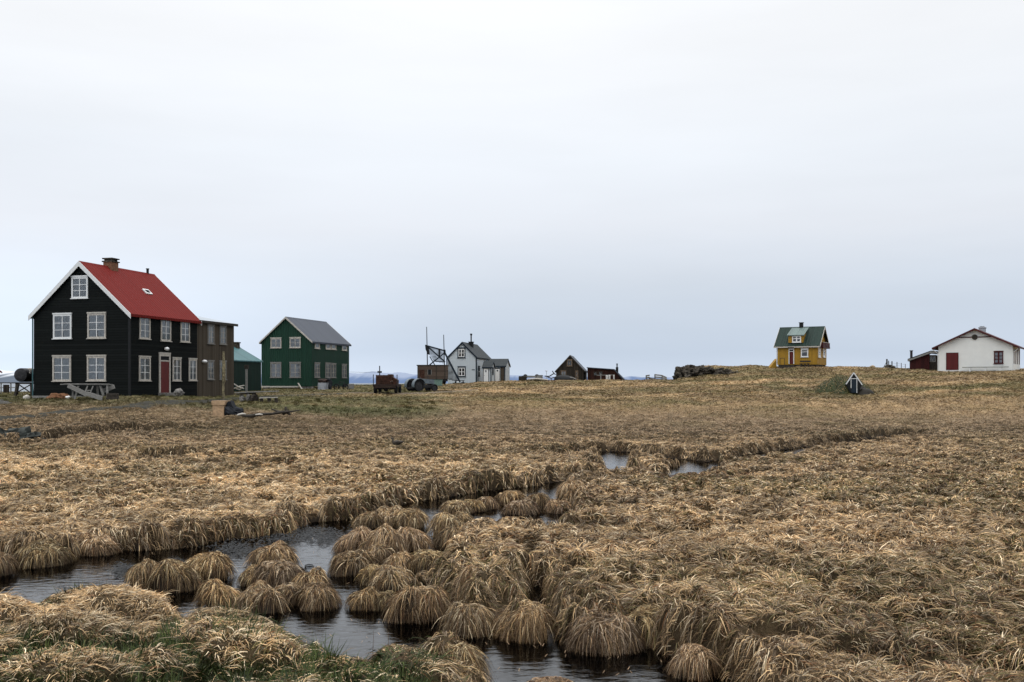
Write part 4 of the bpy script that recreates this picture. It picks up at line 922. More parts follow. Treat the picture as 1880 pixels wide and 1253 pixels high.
for s_, t_ in ((.4, .3), (2.6, .3), (4.6, .3), (gh.W - .3, .3), (gh.W - .3, 3), (gh.W - .3, gh.D - .4), (.4, gh.D - .4)): g.box(gh.fr, s_ - .25, s_ + .25, t_ - .2, t_ + .25, -.7, -.003)
put('pier', g, M['stone'], r0)
g = G(); a = gh.L - gh.X * .2 - gh.Y * .12; b = gh.L + gh.X * 4.1 - gh.Y * .12; g.beam(a + Vector((0, 0, -.05)), b + Vector((0, 0, -.05)), .1, .14); put('sill_plank', g, M['oldwhite'], r0)
g = G(); a = gh.wf.O + gh.X * gh.wf.s_at(551) - gh.Y * .4; g.beam(a + Vector((0, 0, .3)), a + gh.X * .55 + Vector((0, -.1, -.42)), .16, .06); put('leaning_plank', g, M['oldwhite'], None, 'short pale plank leaning on the green house near its corner', 'plank')

# --- pale blue-grey house
wh = house('pale_blue_house', 'small pale blue-grey gabled house with dark trim and thin stovepipe', 'house', (875, 705, 124), -9.7, 822, 901, 656.5, 630, 'Y', M['paleblue'], M['darkroof'], M['navy'], oe=.12, og=.12, barge=.2)
r0 = wh.root
for uv in ((840.3, 639.5, 854.4, 657.3), (840.5, 674, 855, 692)): window(wh.wf, uv, r0, M['navy'], 2, 2, .11, sash=M['white'], curtain=False, bar=.07, ring=.09)
window(wh.ws, (877.6, 674, 880.4, 691.5), r0, M['navy'], 1, 2, .16, sash=M['white'], curtain=False, bar=.1)
g = G(); g.box(wh.fr, wh.W - .12, wh.W + .03, -.03, .12, -.3, wh.he - .12); put('corner_board', g, M['navy'], r0)
s = wh.wf.s_at(869); g = G(); g.box(wh.wf.fr, s - .2, s + .2, 0, .04, wh.wf.z_at(869, 680), wh.wf.z_at(869, 678.6)); put('plaque', g, M['navy'], r0)
c = onroof(wh, 865, 637.0); zr = r0.location.z
g = G(); fr = frame((c.x, c.y, 0), R(-9.7)); zb = CZ - (629 - V0) / F * c.y; g.box(fr, -.28, .28, -.28, .28, c.z - .4, zb); ch = put('chimney', g, M['blackp'], r0)
g = G(); g.box(fr, -.34, .34, -.34, .34, zb + .001, zb + .09); g.bar((c.x, c.y, zb + .09), (c.x, c.y, zb + .95), .09, n=12); g.bar((c.x, c.y, zb + .95), (c.x, c.y, zb + 1.17), .15, n=12); put('stovepipe', g, M['blackp'], ch)
# extension behind with its own ridge along the front
def sidebox(hs, uA, uB, depth0, vb, ve, vr, D, wallm, roofm, trim, oe=.12, og=.1, name_='extension', basem=None):
    """box with its eaves wall towards the camera, between photo columns, as parts of house hs"""
    O = P(uB, vb, depth0); X, Y = hs.X, hs.Y; w = Wall(O, X, -Y); Wd = -w.s_at(uA); L = O - X * Wd; he = w.z_at(uB, ve); hr = CZ - (vr - V0) / F * (L + X * Wd / 2 + Y * D / 2).y - O.z
    fr = (L, Y, X, Vector((0, 0, 1))); sl = (hr - he) / (D / 2); t = .09
    g = G(); g.prism(fr, [(0, -.4), (D, -.4), (D, he), (D / 2, hr - .012), (0, he)], 0, Wd); wl = put(name_, g, wallm, hs.root)
    ze = he - oe * sl; g = G(); g.prism(fr, [(-oe, ze), (D / 2, hr), (D + oe, ze), (D + oe, ze + t), (D / 2, hr + t), (-oe, ze + t)], -og, Wd + og); put('roof', g, roofm, wl)
    g = G(); g.prism(fr, [(-oe - .02, ze - .1), (-oe - .02, ze + t), (D / 2, hr + t + .01), (D + oe + .02, ze + t), (D + oe + .02, ze - .1), (D / 2, hr - .1)], Wd + og + .002, Wd + og + .04)
    g.box(fr, -oe - .03, -oe - .002, -og, Wd + og, ze - .1, ze + t * .9)
    for s_ in (Wd - .1,): g.box(fr, -.03, .1, s_, Wd + .02, -.3, he - .03)
    put('trim', g, trim, wl)
    return w, wl, Wd
we, wl, _ = sidebox(wh, 896, 927.3, 128.5, 704.5, 672.5, 660.3, 3.6, M['paleblue'], M['darkroof'], M['navy'])
d = door(we, (908.3, 676.7, 918.4, 703), r0, M['white'], M['navy'], .06, knob=False); s = we.s_at(913.4)
g = G(); g.blob(we.O + we.D * s + we.n * .05 + Vector((0, 0, we.z_at(913, 681))), (.11, .02, .11), 0, 1, 10, 8); put('door_window', g, M['navy'], d)
g = G(); g.box(we.fr, we.s_at(919.3), we.s_at(925.6), .002, .05, -.2, we.z_at(922, 673.5)); put('brown_boards', g, M['brownboard'], r0)
wp, wl, _ = sidebox(wh, 886.5, 901.8, 123.2, 705.5, 674.5, 664.3, 2.2, M['paleblue'], M['darkroof'], M['navy'], name_='porch')
d = door(wp, (887, 675.2, 897.7, 704), r0, M['white'], M['navy'], .07); s = wp.s_at(892.3)
g = G(); g.blob(wp.O + wp.D * s + wp.n * .05 + Vector((0, 0, wp.z_at(892, 682))), (.07, .02, .16), 0, 1, 10, 8); put('door_window', g, M['navy'], d)
wps = Wall(wp.O, wh.Y, wh.X); window(wps, (903.6, 677, 905.6, 689), r0, M['navy'], 1, 1, .2, sash=M['white'], curtain=False, sill=False)

# --- dark barn
ba = house('dark_barn', 'dark weathered gabled barn left of the low dark red shed', 'barn', (1072, 704, 140), -7.5, 1021, 1077.5, 681.3, 654, 'Y', M['barn'], M['greyroof'], M['darkwood'], oe=.15, og=.15, barge=.14, base_h=-.8)
window(ba.wf, (1040.8, 661, 1050.6, 672.5), ba.root, M['driftbrown'], 2, 1, .12, curtain=False)
window(ba.wf, (1029.8, 681.3, 1039.6, 690), ba.root, M['driftbrown'], 2, 1, .10)
window(ba.wf, (1056.7, 682, 1061.6, 697), ba.root, M['driftbrown'], 1, 2, .13, curtain=False)

# --- long low red shed with sloping end
O = P(1144, 704, 138); yw = R(-8); X = Vector((math.cos(yw), math.sin(yw), 0)); Y = Vector((-math.sin(yw), math.cos(yw), 0)); w = Wall(O, X, -Y)
rt = root('low_red_shed', tuple(O + X * w.s_at(1078.4)), yw, 'long low dark red shed with steep sloping end and black chimney', 'shed')
pf = [(w.s_at(u), w.z_at(u, v)) for u, v in ((1078.4, 708), (1078.4, 676), (1127, 679.5), (1144, 697.8), (1144, 708))]
g = G(); g.prism(w.fr, pf, -6, 0); put('wall', g, M['shedboard'], rt)
g = G(); a, b, c = pf[1], pf[2], pf[3]
g.prism(w.fr, [(a[0] - .1, a[1] + .01), (b[0], b[1] + .01), (c[0] + .15, c[1] - .15), (c[0] + .3, c[1] - .05), (b[0] + .04, b[1] + .12), (a[0] - .1, a[1] + .12)], -6.2, .2); put('roof', g, M['greyroof'], rt)
for uv in ((1090, 684, 1096.5, 690), (1099, 683, 1106, 690)): window(w, uv, rt, M['darkwood'], 2, 1, .1, curtain=False, sill=False)
c = w.O + X * (w.s_at(1132.3)) + Y * 1.5; z1 = CZ - (674.5 - V0) / F * c.y; stack(rt, c, yw, .36, .36, z1 - 1.2, z1, M['blackp'], None)
g = G(); g.bar((c.x, c.y, z1), (c.x, c.y, z1 + .42), .09, n=10); g.bar((c.x, c.y, z1 + .42), (c.x, c.y, z1 + .52), .14, n=10); put('chimney_pipe', g, M['blackp'], rt)
g = G()
for (u0, u1, v0_, v1_) in ((1153, 1182.5, 697.3, 699.2),):
    a = P(u0 - 4, v0_, 138.2); b = P(u1, v1_, 138.8); g.prism((a, (b - a).normalized(), Vector((0, 1, 0)), Vector((0, 0, 1))), [(0, -.9), ((b - a).length, -.9), ((b - a).length, 0), (0, 0)], 0, .35)
put('low_wall', g, M['maroon'], None, 'low dark red wall running right from the sloping shed', 'wall')

# --- yellow house
yh = house('yellow_house', 'ochre-yellow wooden house with dark green roof and dormer on the rise', 'house', (1500.5, 669.5, 114), -28.5, 1427.2, 1517.3, 633.8, 602.5, 'X', M['yellow'], M['greenroof'], M['oldwhite'], oe=.28, og=.35, barge=.16, base_h=0)
r0 = yh.root
door(yh.wf, (1448, 641, 1458.2, 668.7), r0, M['doordark'], M['white'], .1, transom=.25)
s0, s1, z0, z1 = yh.wf.rect(1448, 638, 1457.5, 640); g = G(); g.box(yh.wf.fr, s0 - .05, s1 + .05, 0, .35, z0, z1); put('door_hood', g, M['darkwood'], r0)
window(yh.wf, (1470.5, 641.2, 1484, 655.8), r0, M['white'], 1, 2, .13, curtain=False, hrail=[.7], bar=.06)
for uv in ((1502.2, 641.5, 1506.3, 656.5), (1510.7, 642, 1514.8, 656.5)): window(yh.ws, uv, r0, M['white'], 1, 2, .3)
# dormer
o, e, f, z = yh.prof
def dl(u): return -(-yh.wf.s_at(u)) + yh.W
dW = Wall(yh.wf.O + yh.Y * .12, yh.X, -yh.Y); sA, sB = dW.s_at(1447.5), dW.s_at(1474.5)
zA = dW.z_at(1460, 629.6); zB = dW.z_at(1460, 616.2); yr = yh.D / 2 - .15
g = G(); frd = (yh.wf.O + yh.X * sA, yh.Y, yh.X, Vector((0, 0, 1)))
zr_ = yh.hr - .08
g.prism(frd, [(.12, zA), (.12, zB), (yr, zr_), (yr, zA)], 0, sB - sA); dm = put('dormer', g, M['yellow'], r0)
g = G(); k = (zr_ - zB) / (yr - .12); g.prism(frd, [(-.06, zB - .18 * k + .01), (yr + .05, zr_ + .05 * k + .01), (yr + .05, zr_ + .05 * k + .11), (-.06, zB - .18 * k + .11)], -.15, sB - sA + .15); put('roof', g, M['palegreenroof'], dm)
g = G(); g.box(dW.fr, sA - .1, sB + .1, .19, .22, zB - .2, zB + .02); 
window(dW, (1454.4, 617, 1470.8, 629), dm, M['white'], 2, 2, .13, curtain=False, hrail=[.62], bar=.08)
p, s = ridgept(yh, 1471.2); stack(r0, p, R(-28.5), .42, .42, r0.location.z + yh.hr - .4, r0.location.z + yh.hr + .62, M['blackp'], M['blackp'], .06)
s0 = .7; s1 = yh.D - .9; zb0 = yh.ws.z_at(1510, 640); zb1 = yh.ws.z_at(1510, 630.5)
g = G(); g.box(yh.ws.fr, s0, s1, .02, .55, zb0, zb0 + .1)
for s_ in np.arange(s0, s1, .16): g.box(yh.ws.fr, s_, s_ + .12, .51, .55, zb0 + .1, zb1)
g.box(yh.ws.fr, s0, s0 + .04, .02, .51, zb0 + .1, zb1); g.box(yh.ws.fr, s1 - .04, s1, .02, .51, zb0 + .1, zb1); bal = put('balcony', g, M['maroon'], r0)
g = G(); g.box(yh.ws.fr, s0 - .04, s1 + .04, .49, .58, zb1 + .001, zb1 + .06); put('handrail', g, M['oldwhite'], bal)
g = G(); g.box(yh.fr, .08, yh.W - .08, .08, yh.D - .08, -.7, -.005); put('foundation', g, M['lava'], r0)
g = G(); a = yh.L - yh.X * .06 - yh.Y * .05; g.bar(a + Vector((0, 0, -.2)), a + Vector((0, 0, yh.he - .2)), .04); put('downpipe', g, M['white'], r0)
g = G(); A0 = P(1410, 679, 116.5); A1 = P(1427, 659, 116.5); fr = (A0, Vector((1, 0, 0)), Vector((0, 1, 0)), Vector((0, 0, 1))); g.prism(fr, [(0, -.2), (A1.x - A0.x, -.2), (A1.x - A0.x, A1.z - A0.z), (0, 0)], 0, 1.1); put('cellar_hatch', g, M['yellow'], r0)
g = G(); g.box(yh.wf.fr, yh.wf.s_at(1438), yh.wf.s_at(1462), .05, 1.2, -.62, -.1); g.box(yh.wf.fr, yh.wf.s_at(1444), yh.wf.s_at(1460), 1.2, 1.6, -.7, -.3); put('steps', g, M['darkwood'], r0)
g = G(); a = yh.wf.O + yh.X * yh.wf.s_at(1436) - yh.Y * 1.1; b = yh.wf.O + yh.X * yh.wf.s_at(1444) - yh.Y * 1.1; q1 = Vector((0, 0, .55)); g.bar(a - q1, a + q1 * 1.4, .03); g.bar(b - q1, b + q1 * 1.4, .03); g.bar(a + q1 * 1.4, b + q1 * 1.4, .03); put('step_rail', g, M['darkwood'], r0)
def bench(name, W, u0, u1, off, zt, m, label, legm=None, back=True, n=3):
    s0, s1 = W.s_at(u0), W.s_at(u1); fr = W.fr; c = W.O + W.D * (s0 + s1) / 2 + W.n * off
    rt = root(name, (c.x, c.y, c.z + zt - .45), math.atan2(W.D.y, W.D.x), label, 'bench')
    g = G(); g.box(fr, s0, s1, off - .2, off + .2, zt - .05, zt); put('seat', g, m, rt)
    if back: g = G(); g.box(fr, s0, s1, off - .24, off - .2, zt + .14, zt + .34); put('backrest', g, m, rt)
    for i in range(n):
        s_ = s0 + (s1 - s0) * (i + .5) / n; g = G(); g.box(fr, s_ - .07, s_ + .07, off - .18, off + .18, zt - .6, zt - .052); put('leg', g, legm or m, rt)
bench('bench', yh.wf, 1471, 1490.5, .9, .12, M['darkwood'], 'dark wooden bench under the window of the yellow house', n=3, back=True)

# --- white house at the right
wt = house('white_house', 'white rendered single-storey house with low dark red roof at right edge', 'house', (1859.3, 681.2, 99), -33, 1722.7, 1872.8, 634.0, 605.8, 'Y', M['plaster'], M['maroon'], M['maroon'], oe=.55, og=.45, barge=.16, rt=.12)
r0 = wt.root
s0, s1, z0, z1 = wt.wf.rect(1738, 648.7, 1758.8, 679.7); g = G(); g.box(wt.wf.fr, s0, s1, .002, .05, z0, z1); d = put('door', g, M['doordark'], r0)
g = G(); g.box(wt.wf.fr, s0 - .05, s0 - .001, .0, .07, z0, z1 + .05); g.box(wt.wf.fr, s1 + .001, s1 + .05, 0, .07, z0, z1 + .05); g.box(wt.wf.fr, s0, s1, 0, .07, z1 + .001, z1 + .05); put('frame', g, M['maroon'], d)
window(wt.wf, (1824.9, 646, 1842, 667.8), r0, M['maroon'], 2, 3, .11, sash=M['maroon'], bar=.09)
za = wt.wf.z_at(1790, 619.3); half = (wt.hr - za) / wt.sl - .1
g = G(); g.box(wt.wf.fr, -wt.W / 2 - half, -wt.W / 2 + half, .0, .06, za - .05, za + .05); put('gable_band', g, M['maroon'], r0)
g = G(); c = wt.wf.O - wt.X * wt.W / 2 + wt.wf.n * .0 + Vector((0, 0, za)); g.bar(c, c + wt.wf.n * .1, .28, n=24); put('round_vent', g, M['darkwood'], r0)
p, s = ridgept(wt, 1803.5); zz = r0.location.z + wt.hr
g = G(); fr = frame((p.x, p.y, 0), R(-33)); g.box(fr, -.32, .32, -.32, .32, zz - .8, zz + .42); ch = put('chimney', g, M['chim'], r0)
g = G(); g.box(fr, -.38, .38, -.38, .38, zz + .421, zz + .52); g.prism(fr, [(-.3, zz + .521), (.3, zz + .521), (.2, zz + .66), (-.2, zz + .66)], -.3, .3); put('cap', g, M['chim'], ch)
for i, u in enumerate((1861.3, 1864.6, 1868.0, 1871.2)):
    s = wt.ws.s_at(u); g = G(); g.box(wt.ws.fr, s - .16, s + .16, .0, .05, .75, wt.he - .35); put('shutter', g, M['maroon'], r0)
for sx, nm in ((0, 1), (wt.W, 1)):
    g = G(); a = wt.L + wt.X * (sx + (-.04 if sx == 0 else .04)) - wt.Y * .04; tip = a + wt.X * (-.5 if sx == 0 else .5) + Vector((0, 0, wt.he - wt.sl * .5 - .1)); top = a + Vector((0, 0, wt.he - .75))
    g.tube([a + Vector((0, 0, .05)), top, top.lerp(tip, .5), tip], .035, 8); put('downpipe', g, M['white'], r0)
g = G(); g.box(wt.wf.fr, -wt.W - .02, .02, .0, .05, -.3, .1); put('plinth', g, M['white'], r0)
bench('bench', wt.wf, 1768.5, 1853, .55, .42, M['turf'], 'long low dark green bench with white blocks along the white house', legm=M['white'], back=False, n=3)

# --- dark red lean-to shed left of white house
O = P(1706.4, 682.5, 106); yw = R(-24); X = Vector((math.cos(yw), math.sin(yw), 0)); Y = Vector((-math.sin(yw), math.cos(yw), 0)); w = Wall(O, X, -Y)
rt = root('dark_red_shed', tuple(O + X * w.s_at(1670)), yw, 'dark red shed with sloping roof left of the white house', 'shed')
zl, zr_ = w.z_at(1670, 661.5), w.z_at(1703, 648.5); sL = w.s_at(1670)
g = G(); g.prism(w.fr, [(sL, -.4), (0, -.4), (0, zr_ - .02), (sL, zl)], -5.5, 0); put('wall', g, M['redboard'], rt)
k = (zr_ - zl) / -sL; wsd = Wall(O, Y, X)
g = G(); g.prism(w.fr, [(sL - .2, zl - .2 * k + .01), (.15, zr_ + .15 * k + .01), (1.6, zr_ - .12), (1.6, zr_ + .08), (.15, zr_ + .15 * k + .2), (sL - .2, zl - .2 * k + .2)], -5.6, .25); put('roof', g, M['darkroof'], rt)
g = G(); g.prism(w.fr, [(sL - .2, zl - .2 * k - .08), (.15, zr_ + .15 * k - .08), (1.6, zr_ - .2), (1.6, zr_ + .02), (.15, zr_ + .15 * k + .12), (sL - .2, zl - .2 * k + .12)], .252, .29); put('bargeboard', g, M['greywood'], rt)
g = G(); g.box(w.fr, .001, 1.45, -5.4, -.3, -.4, zr_ - .25); put('entrance', g, M['darkwood'], rt)
wd = Wall(O - w.n * .3, X, -Y); window(wd, (1707, 653.5, 1718, 665), rt, M['greywood'], 4, 1, .1, curtain=False, sill=False)
c = O + X * (sL + .15) + Y * 1.2; z1 = CZ - (645 - V0) / F * c.y; g = G(); fr = frame((c.x, c.y, 0), yw); g.box(fr, -.13, .13, -.13, .13, z1 - 1.0, z1); g.box(fr, -.18, .18, -.18, .18, z1 + .001, z1 + .08); put('chimney', g, M['iron'], rt)

# ------------------------------------------------------------------ objects in the yards
def V(*a): return Vector(a)
def pbeam(g, u0, v0, u1, v1, d, w=.1, h=.05, dy0=0, dy1=0): g.beam(P(u0, v0, d + dy0), P(u1, v1, d + dy1), w, h)
def bars(name, lst, d, m, parent=None, label=None, cat=None, w=.1, h=.05, group=None):
    g = G()
    for t in lst: pbeam(g, *t[:4], d, w, h, *(t[4:] or (0, 0)))
    return put(name, g, m, parent, label, cat, group)
# grey trestle table with fallen planks before the black house
d = hit(165, 733, 50) ; d = min(max(d, 58), 61)
rt = root('trestle_table', tuple(gp(165, d)), 0, 'grey weathered trestle table with slanting planks in front of the black house', 'table')
g = G(); a = P(115.5, 706, d); b = P(202.5, 706.5, d); g.beam(a, b, .75, .06); g.beam(P(118, 705, d - .3), P(200, 705.6, d - .32), .2, .05); put('table_top', g, M['greywood'], rt)
for t in ((133.5, 708, 133.5, 731, .35, .1), (144, 709, 137, 733, -.25, -.3), (178, 708, 180, 732, .3, .3), (184, 708, 190, 727, -.2, -.3), (197, 708, 197, 733, -.3, -.3)):
    g = G(); pbeam(g, t[0], t[1], t[2], t[3], d, .1, .1, t[4], t[5]); put('leg', g, M['greywood'], rt)
for t in ((125, 708, 160, 725, -.45, -.6), (159, 723, 188, 732, -.6, -.9), (210, 710, 190, 718, -.1, .1)):
    g = G(); pbeam(g, t[0], t[1], t[2], t[3], d, .06, .26, t[4], t[5]); put('slanting_plank', g, M['greywood'], rt)
g = G(); pbeam(g, 161, 709, 156, 721, d, .07, .05, -.35, -.5); pbeam(g, 171, 709, 165, 724, d, .07, .05, -.35, -.5); pbeam(g, 158.6, 717, 167.6, 717, d, .05, .05, -.44, -.44); pbeam(g, 157, 721, 166.6, 721, d, .05, .05, -.48, -.48); put('ladder_frame', g, M['greywood'], rt)
d0 = d
c = P(207, 735, d0 - .3); g = G(); fr = frame(c, .2)
g.box(fr, -.32, .32, -.2, .2, .0, .42); g.box(fr, -.36, .36, -.23, -.205, .05, .14); g.box(fr, -.36, .36, -.23, -.205, .28, .37); put('crate', g, M['darkwood'], None, 'small dark wooden crate at the right end of the trestle table', 'crate')
g = G(); c = gp(108, 61.2); g.blob(c + V(0, 0, .02), (.75, .35, .33), .25, 3, 16, 10); g.blob(c + V(.45, -.1, .05), (.3, .25, .28), .3, 4, 12, 8); put('scrap_heap', g, M['terracotta'], None, 'low rusty brown heap against the black house wall', 'heap')
g = G(); c = gp(125, 60.6); g.blob(c + V(0, 0, .12), (.16, .13, .12), .2, 6, 10, 8); put('white_stone', g, M['white'], None, 'small white stone beside the rusty brown heap', 'stone')
g = G(); c = gp(293 + 28, 60.6); g.blob(P(329, 721, 61.5), (.3, .25, .22), .25, 8, 12, 8); put('boulder', g, M['stone'], None, 'small grey boulder right of the red door of the black house', 'boulder')
# fuel tank on its stand
d = 65.5; c = P(45.5, 689, d); rt = root('fuel_tank', (c.x, c.y, h1(c.x, c.y)), 0, 'dark round tank on wooden stand left of the black house', 'tank')
r = 12.6 / F * d; fr = (c, V(1, 0, 0), V(0, 0, 1), V(0, 1, 0)); g = G(); g.lathe(fr, [(r * .5, -.62), (r * .93, -.58), (r, -.5), (r, .9), (r * .93, .98), (r * .5, 1.02)], 28); put('tank_body', g, M['iron'], rt, smooth=True)
g = G(); q = P(55, 678, d - .3); g.bar(q, q + V(0, 0, -.3), .05); g.bar(q + V(-.12, 0, .0), q + V(.16, 0, 0), .07); put('valve', g, M['oldwhite'], rt)
for (u0, v0, u1, v1, y) in ((33, 704, 28, 727, -.3), (58, 704, 59, 727, -.3), (33, 704, 30, 724, .6), (58, 704, 59, 724, .6)):
    g = G(); pbeam(g, u0, v0, u1, v1, d, .16, .16, y, y); put('leg', g, M['darkwood'], rt)
g = G(); pbeam(g, 29, 704, 62, 704, d, .16, .12, -.3, -.3); pbeam(g, 29, 704, 62, 704, d, .16, .12, .6, .6); pbeam(g, 34, 706, 57, 722, d, .08, .06, -.34, -.34); pbeam(g, 57, 706, 33, 720, d, .08, .06, -.34, -.34); put('brace', g, M['darkwood'], rt)
g = G(); c = gp(49, 62.2); g.blob(c + V(0, 0, .17), (.22, .2, .22), .06, 2, 14, 10); put('buoy', g, M['oldwhite'], None, 'pale round buoy lying in the grass under the dark tank', 'buoy', smooth=True)
# fence at the far left
rt = root('yard_fence', tuple(gp(0, 74)), 0, 'weathered fence with dark top rail between the left edge and the tank', 'fence')
g = G(); g.beam(P(-60, 703.2, 74), P(31, 703.5, 74), .06, .08); put('rail', g, M['darkwood'], rt)
g = G(); g.beam(P(-60, 712, 74), P(31, 712, 74), .04, .06); put('rail', g, M['greywood'], rt)
for u in (-50, -30, -12, 2, 20, 29):
    g = G(); a = P(u, 703.5, 74.05); g.beam(a + V(0, 0, -1.1), a, .07, .07, V(0, 1, 0)); put('post', g, M['greywood'], rt)
g = G(); pbeam(g, 6, 714, 17, 714, 73.9, .04, .62); put('board_panel', g, M['barn'], rt)
# house outside the left edge, only the tip of its red eave in view
g = G(); h_ = None
rh = house('red_roofed_house', 'house beyond the left edge, only the tip of its red eave in view', 'house', (-26, 722, 90), 27, -150, -21, 667, 630, 'Y', M['tar'], M['redroof'], M['redroof'], oe=1.2, og=.2, barge=.15)
# boards at left edge
rt = root('plank_stack', tuple(gp(2, 56)), 0, 'stack of grey planks in the grass at the left edge', 'planks')
for i, (dx, z, l) in enumerate(((0, .06, .5), (-.1, .14, .44), (-.25, .22, .3), (-.45, .30, .2))):
    g = G(); c = gp(2, 56); a = c + V(-.6 + dx, 0, z); g.beam(a, a + V(.6 + l + .2 * i * 0, .05, 0), .4 - .05 * i, .06); put('plank', g, M['greywood'], rt)
g = G(); dd = hit(35, 797, 36, 60); c = gp(22, dd); g.blob(c + V(-.3, .5, -.08), (.8, .6, .42), .4, 5, 26, 16, freq=3); g.blob(c + V(.55, .3, -.08), (.45, .4, .27), .4, 9, 20, 12, freq=3); g.blob(c + V(.1, .1, -.05), (.4, .3, .3), .4, 12, 18, 12, freq=3); put('rock_mound', g, M['wetrock'], None, 'low dark green-grey rock heap at the left edge of the marsh', 'rock')
# stone block with tarp and driftwood
dd = hit(405, 765, 40, 70); s_ = dd / F; c = P(405.5, 765.5, dd); fr = frame(c, -.12)
g = G(); w_ = 12.5 * s_; g.box(fr, -w_ * .94, w_ * .80, -.28, .35, -.2, 21.5 * s_); g.box(fr, -w_ * 1.03, w_ * .98, -.33, .4, 21.6 * s_, 29.5 * s_); put('stone_block', g, M['block'], None, 'square tan stone block with a cap in the grass before the brown house', 'stone block')
g = G(); c = P(427, 764, dd + .1); vs = []
pr = [(-9, 0), (-9, 20), (-6, 27), (-1, 27.5), (2, 20), (6, 11), (12, 4), (18, 0)]
g.prism((c, V(s_, 0, 0), V(0, 1, 0), V(0, 0, s_)), pr, -.3, .35); g.blob(c + V(.1, -.2, .15), (.42, .3, .32), .3, 11, 14, 10); put('black_tarp', g, M['black'], None, 'black tarp slumped against the tan stone block', 'tarp')
g = G(); z = V(0, 0, 0)
g.tube([P(u, v, dd - .1) for u, v in ((430, 766), (440, 764), (452, 765), (462, 764), (480, 761), (500, 760), (518, 757), (535, 756), (552, 753))], [.10, .13, .12, .10, .08, .07, .08, .05, .02], 8)
g.tube([P(u, v, dd) for u, v in ((498, 751), (508, 755), (518, 758))], [.03, .06, .07], 6); g.tube([P(u, v, dd) for u, v in ((524, 747), (525, 753), (527, 758))], [.05, .09, .1], 7); g.tube([P(u, v, dd) for u, v in ((519, 761), (526, 756), (533, 762))], [.07, .12, .05], 7)
put('driftwood_log', g, M['darkwood'], None, 'long dark driftwood log with upturned root beside the black tarp', 'driftwood')
g = G(); g.tube([P(u, v, dd - .35) for u, v in ((431, 766.5), (438, 762), (445, 760), (451, 760.5))], [.04, .06, .055, .03], 7); put('driftwood_branch', g, M['driftpale'], None, 'bleached white curved branch at the foot of the black tarp', 'driftwood')
g = G(); g.tube([P(u, v, dd - .3) for u, v in ((469, 762), (476, 761), (482, 761.5))], [.03, .045, .03], 7); put('driftwood_branch', g, M['driftpale'], None, 'short pale stick lying along the middle of the dark log', 'driftwood')
# posts by the brown house
dp = hit(409, 735, 50, 80); rt = root('wooden_post', tuple(gp(410, dp)), 0, 'tall rough post with peeling yellowish paint before the brown house', 'post')
g = G(); g.tube([gp(410, dp, -.2), P(410, 705, dp), P(411, 700, dp), P(411, 672, dp), P(410.5, 646, dp)], [.10, .10, .13, .12, .07], 7); put('shaft', g, mat('peeling_post', (.10, .085, .055), .9, .5, 7, .4, col2=(.34, .29, .17)), rt)
g = G(); pbeam(g, 404, 664, 414, 663, dp, .05, .06); put('cross_piece', g, M['greywood'], rt)
dp = 76; rt = root('wooden_post', tuple(gp(452.5, dp)), 0, 'grey square post with block top before the green shed', 'post')
g = G(); g.beam(gp(452.5, dp, -.2), P(452.5, 678, dp), .15, .15, V(0, 1, 0)); put('shaft', g, M['greywood'], rt)
g = G(); pbeam(g, 449.3, 674, 456, 674, dp, .25, .32); put('block', g, M['darkwood'], rt)
for i, (pts, lb) in enumerate(((((429, 705), (438, 711), (448, 714)), 'bleached stick leaning down to the right by the brown house corner'), (((429, 714), (439, 710), (449, 708)), 'bleached stick leaning up to the right by the brown house corner'), (((430, 713), (440, 716), (446, 712)), 'lowest curved bleached stick by the brown house corner'))):
    g = G(); g.tube([P(u, v, 76.5 + .1 * i) for u, v in pts], [.05, .06, .04], 6); put('bleached_stick', g, M['driftpale'], None, lb, 'driftwood')
# low table and bench
dt = max(hit(460, 738, 55, 80), 62); rt = root('low_table', tuple(gp(470, dt)), 0, 'long low weathered table on dark stones before the green shed', 'table')
g = G(); g.beam(P(434, 721, dt + .3), P(509, 718.5, dt + .3), .9, .07); put('table_top', g, M['greywood'], rt)
for i, (u, w_, h_) in enumerate(((444, 5, 10), (456, 4, 14), (466, 6, 15))):
    g = G(); c = gp(u, dt); g.blob(c + V(0, .1, h_ / 2 * dt / F), (w_ * dt / F, .3, h_ * dt / F * .62), .25, 20 + i, 12, 8); put('leg', g, M['stone'] if i < 2 else M['darkwood'], rt)
g = G(); pbeam(g, 434, 724, 470, 722, dt, .1, .1, -.1, .1); put('rail', g, M['darkwood'], rt)
rt = root('low_bench', tuple(gp(493, dt - .8)), 0, 'short low bench with pale seat edge right of the low table', 'bench')
g = G(); g.beam(P(477, 731, dt - .7), P(509, 730, dt - .7), .35, .06); put('seat', g, M['oldwhite'], rt)
for u in (480, 494, 507): g = G(); c = P(u, 731.5, dt - .7); g.beam(c, c + V(0, 0, -.4), .22, .08, V(0, 1, 0)); put('leg', g, M['darkwood'], rt)
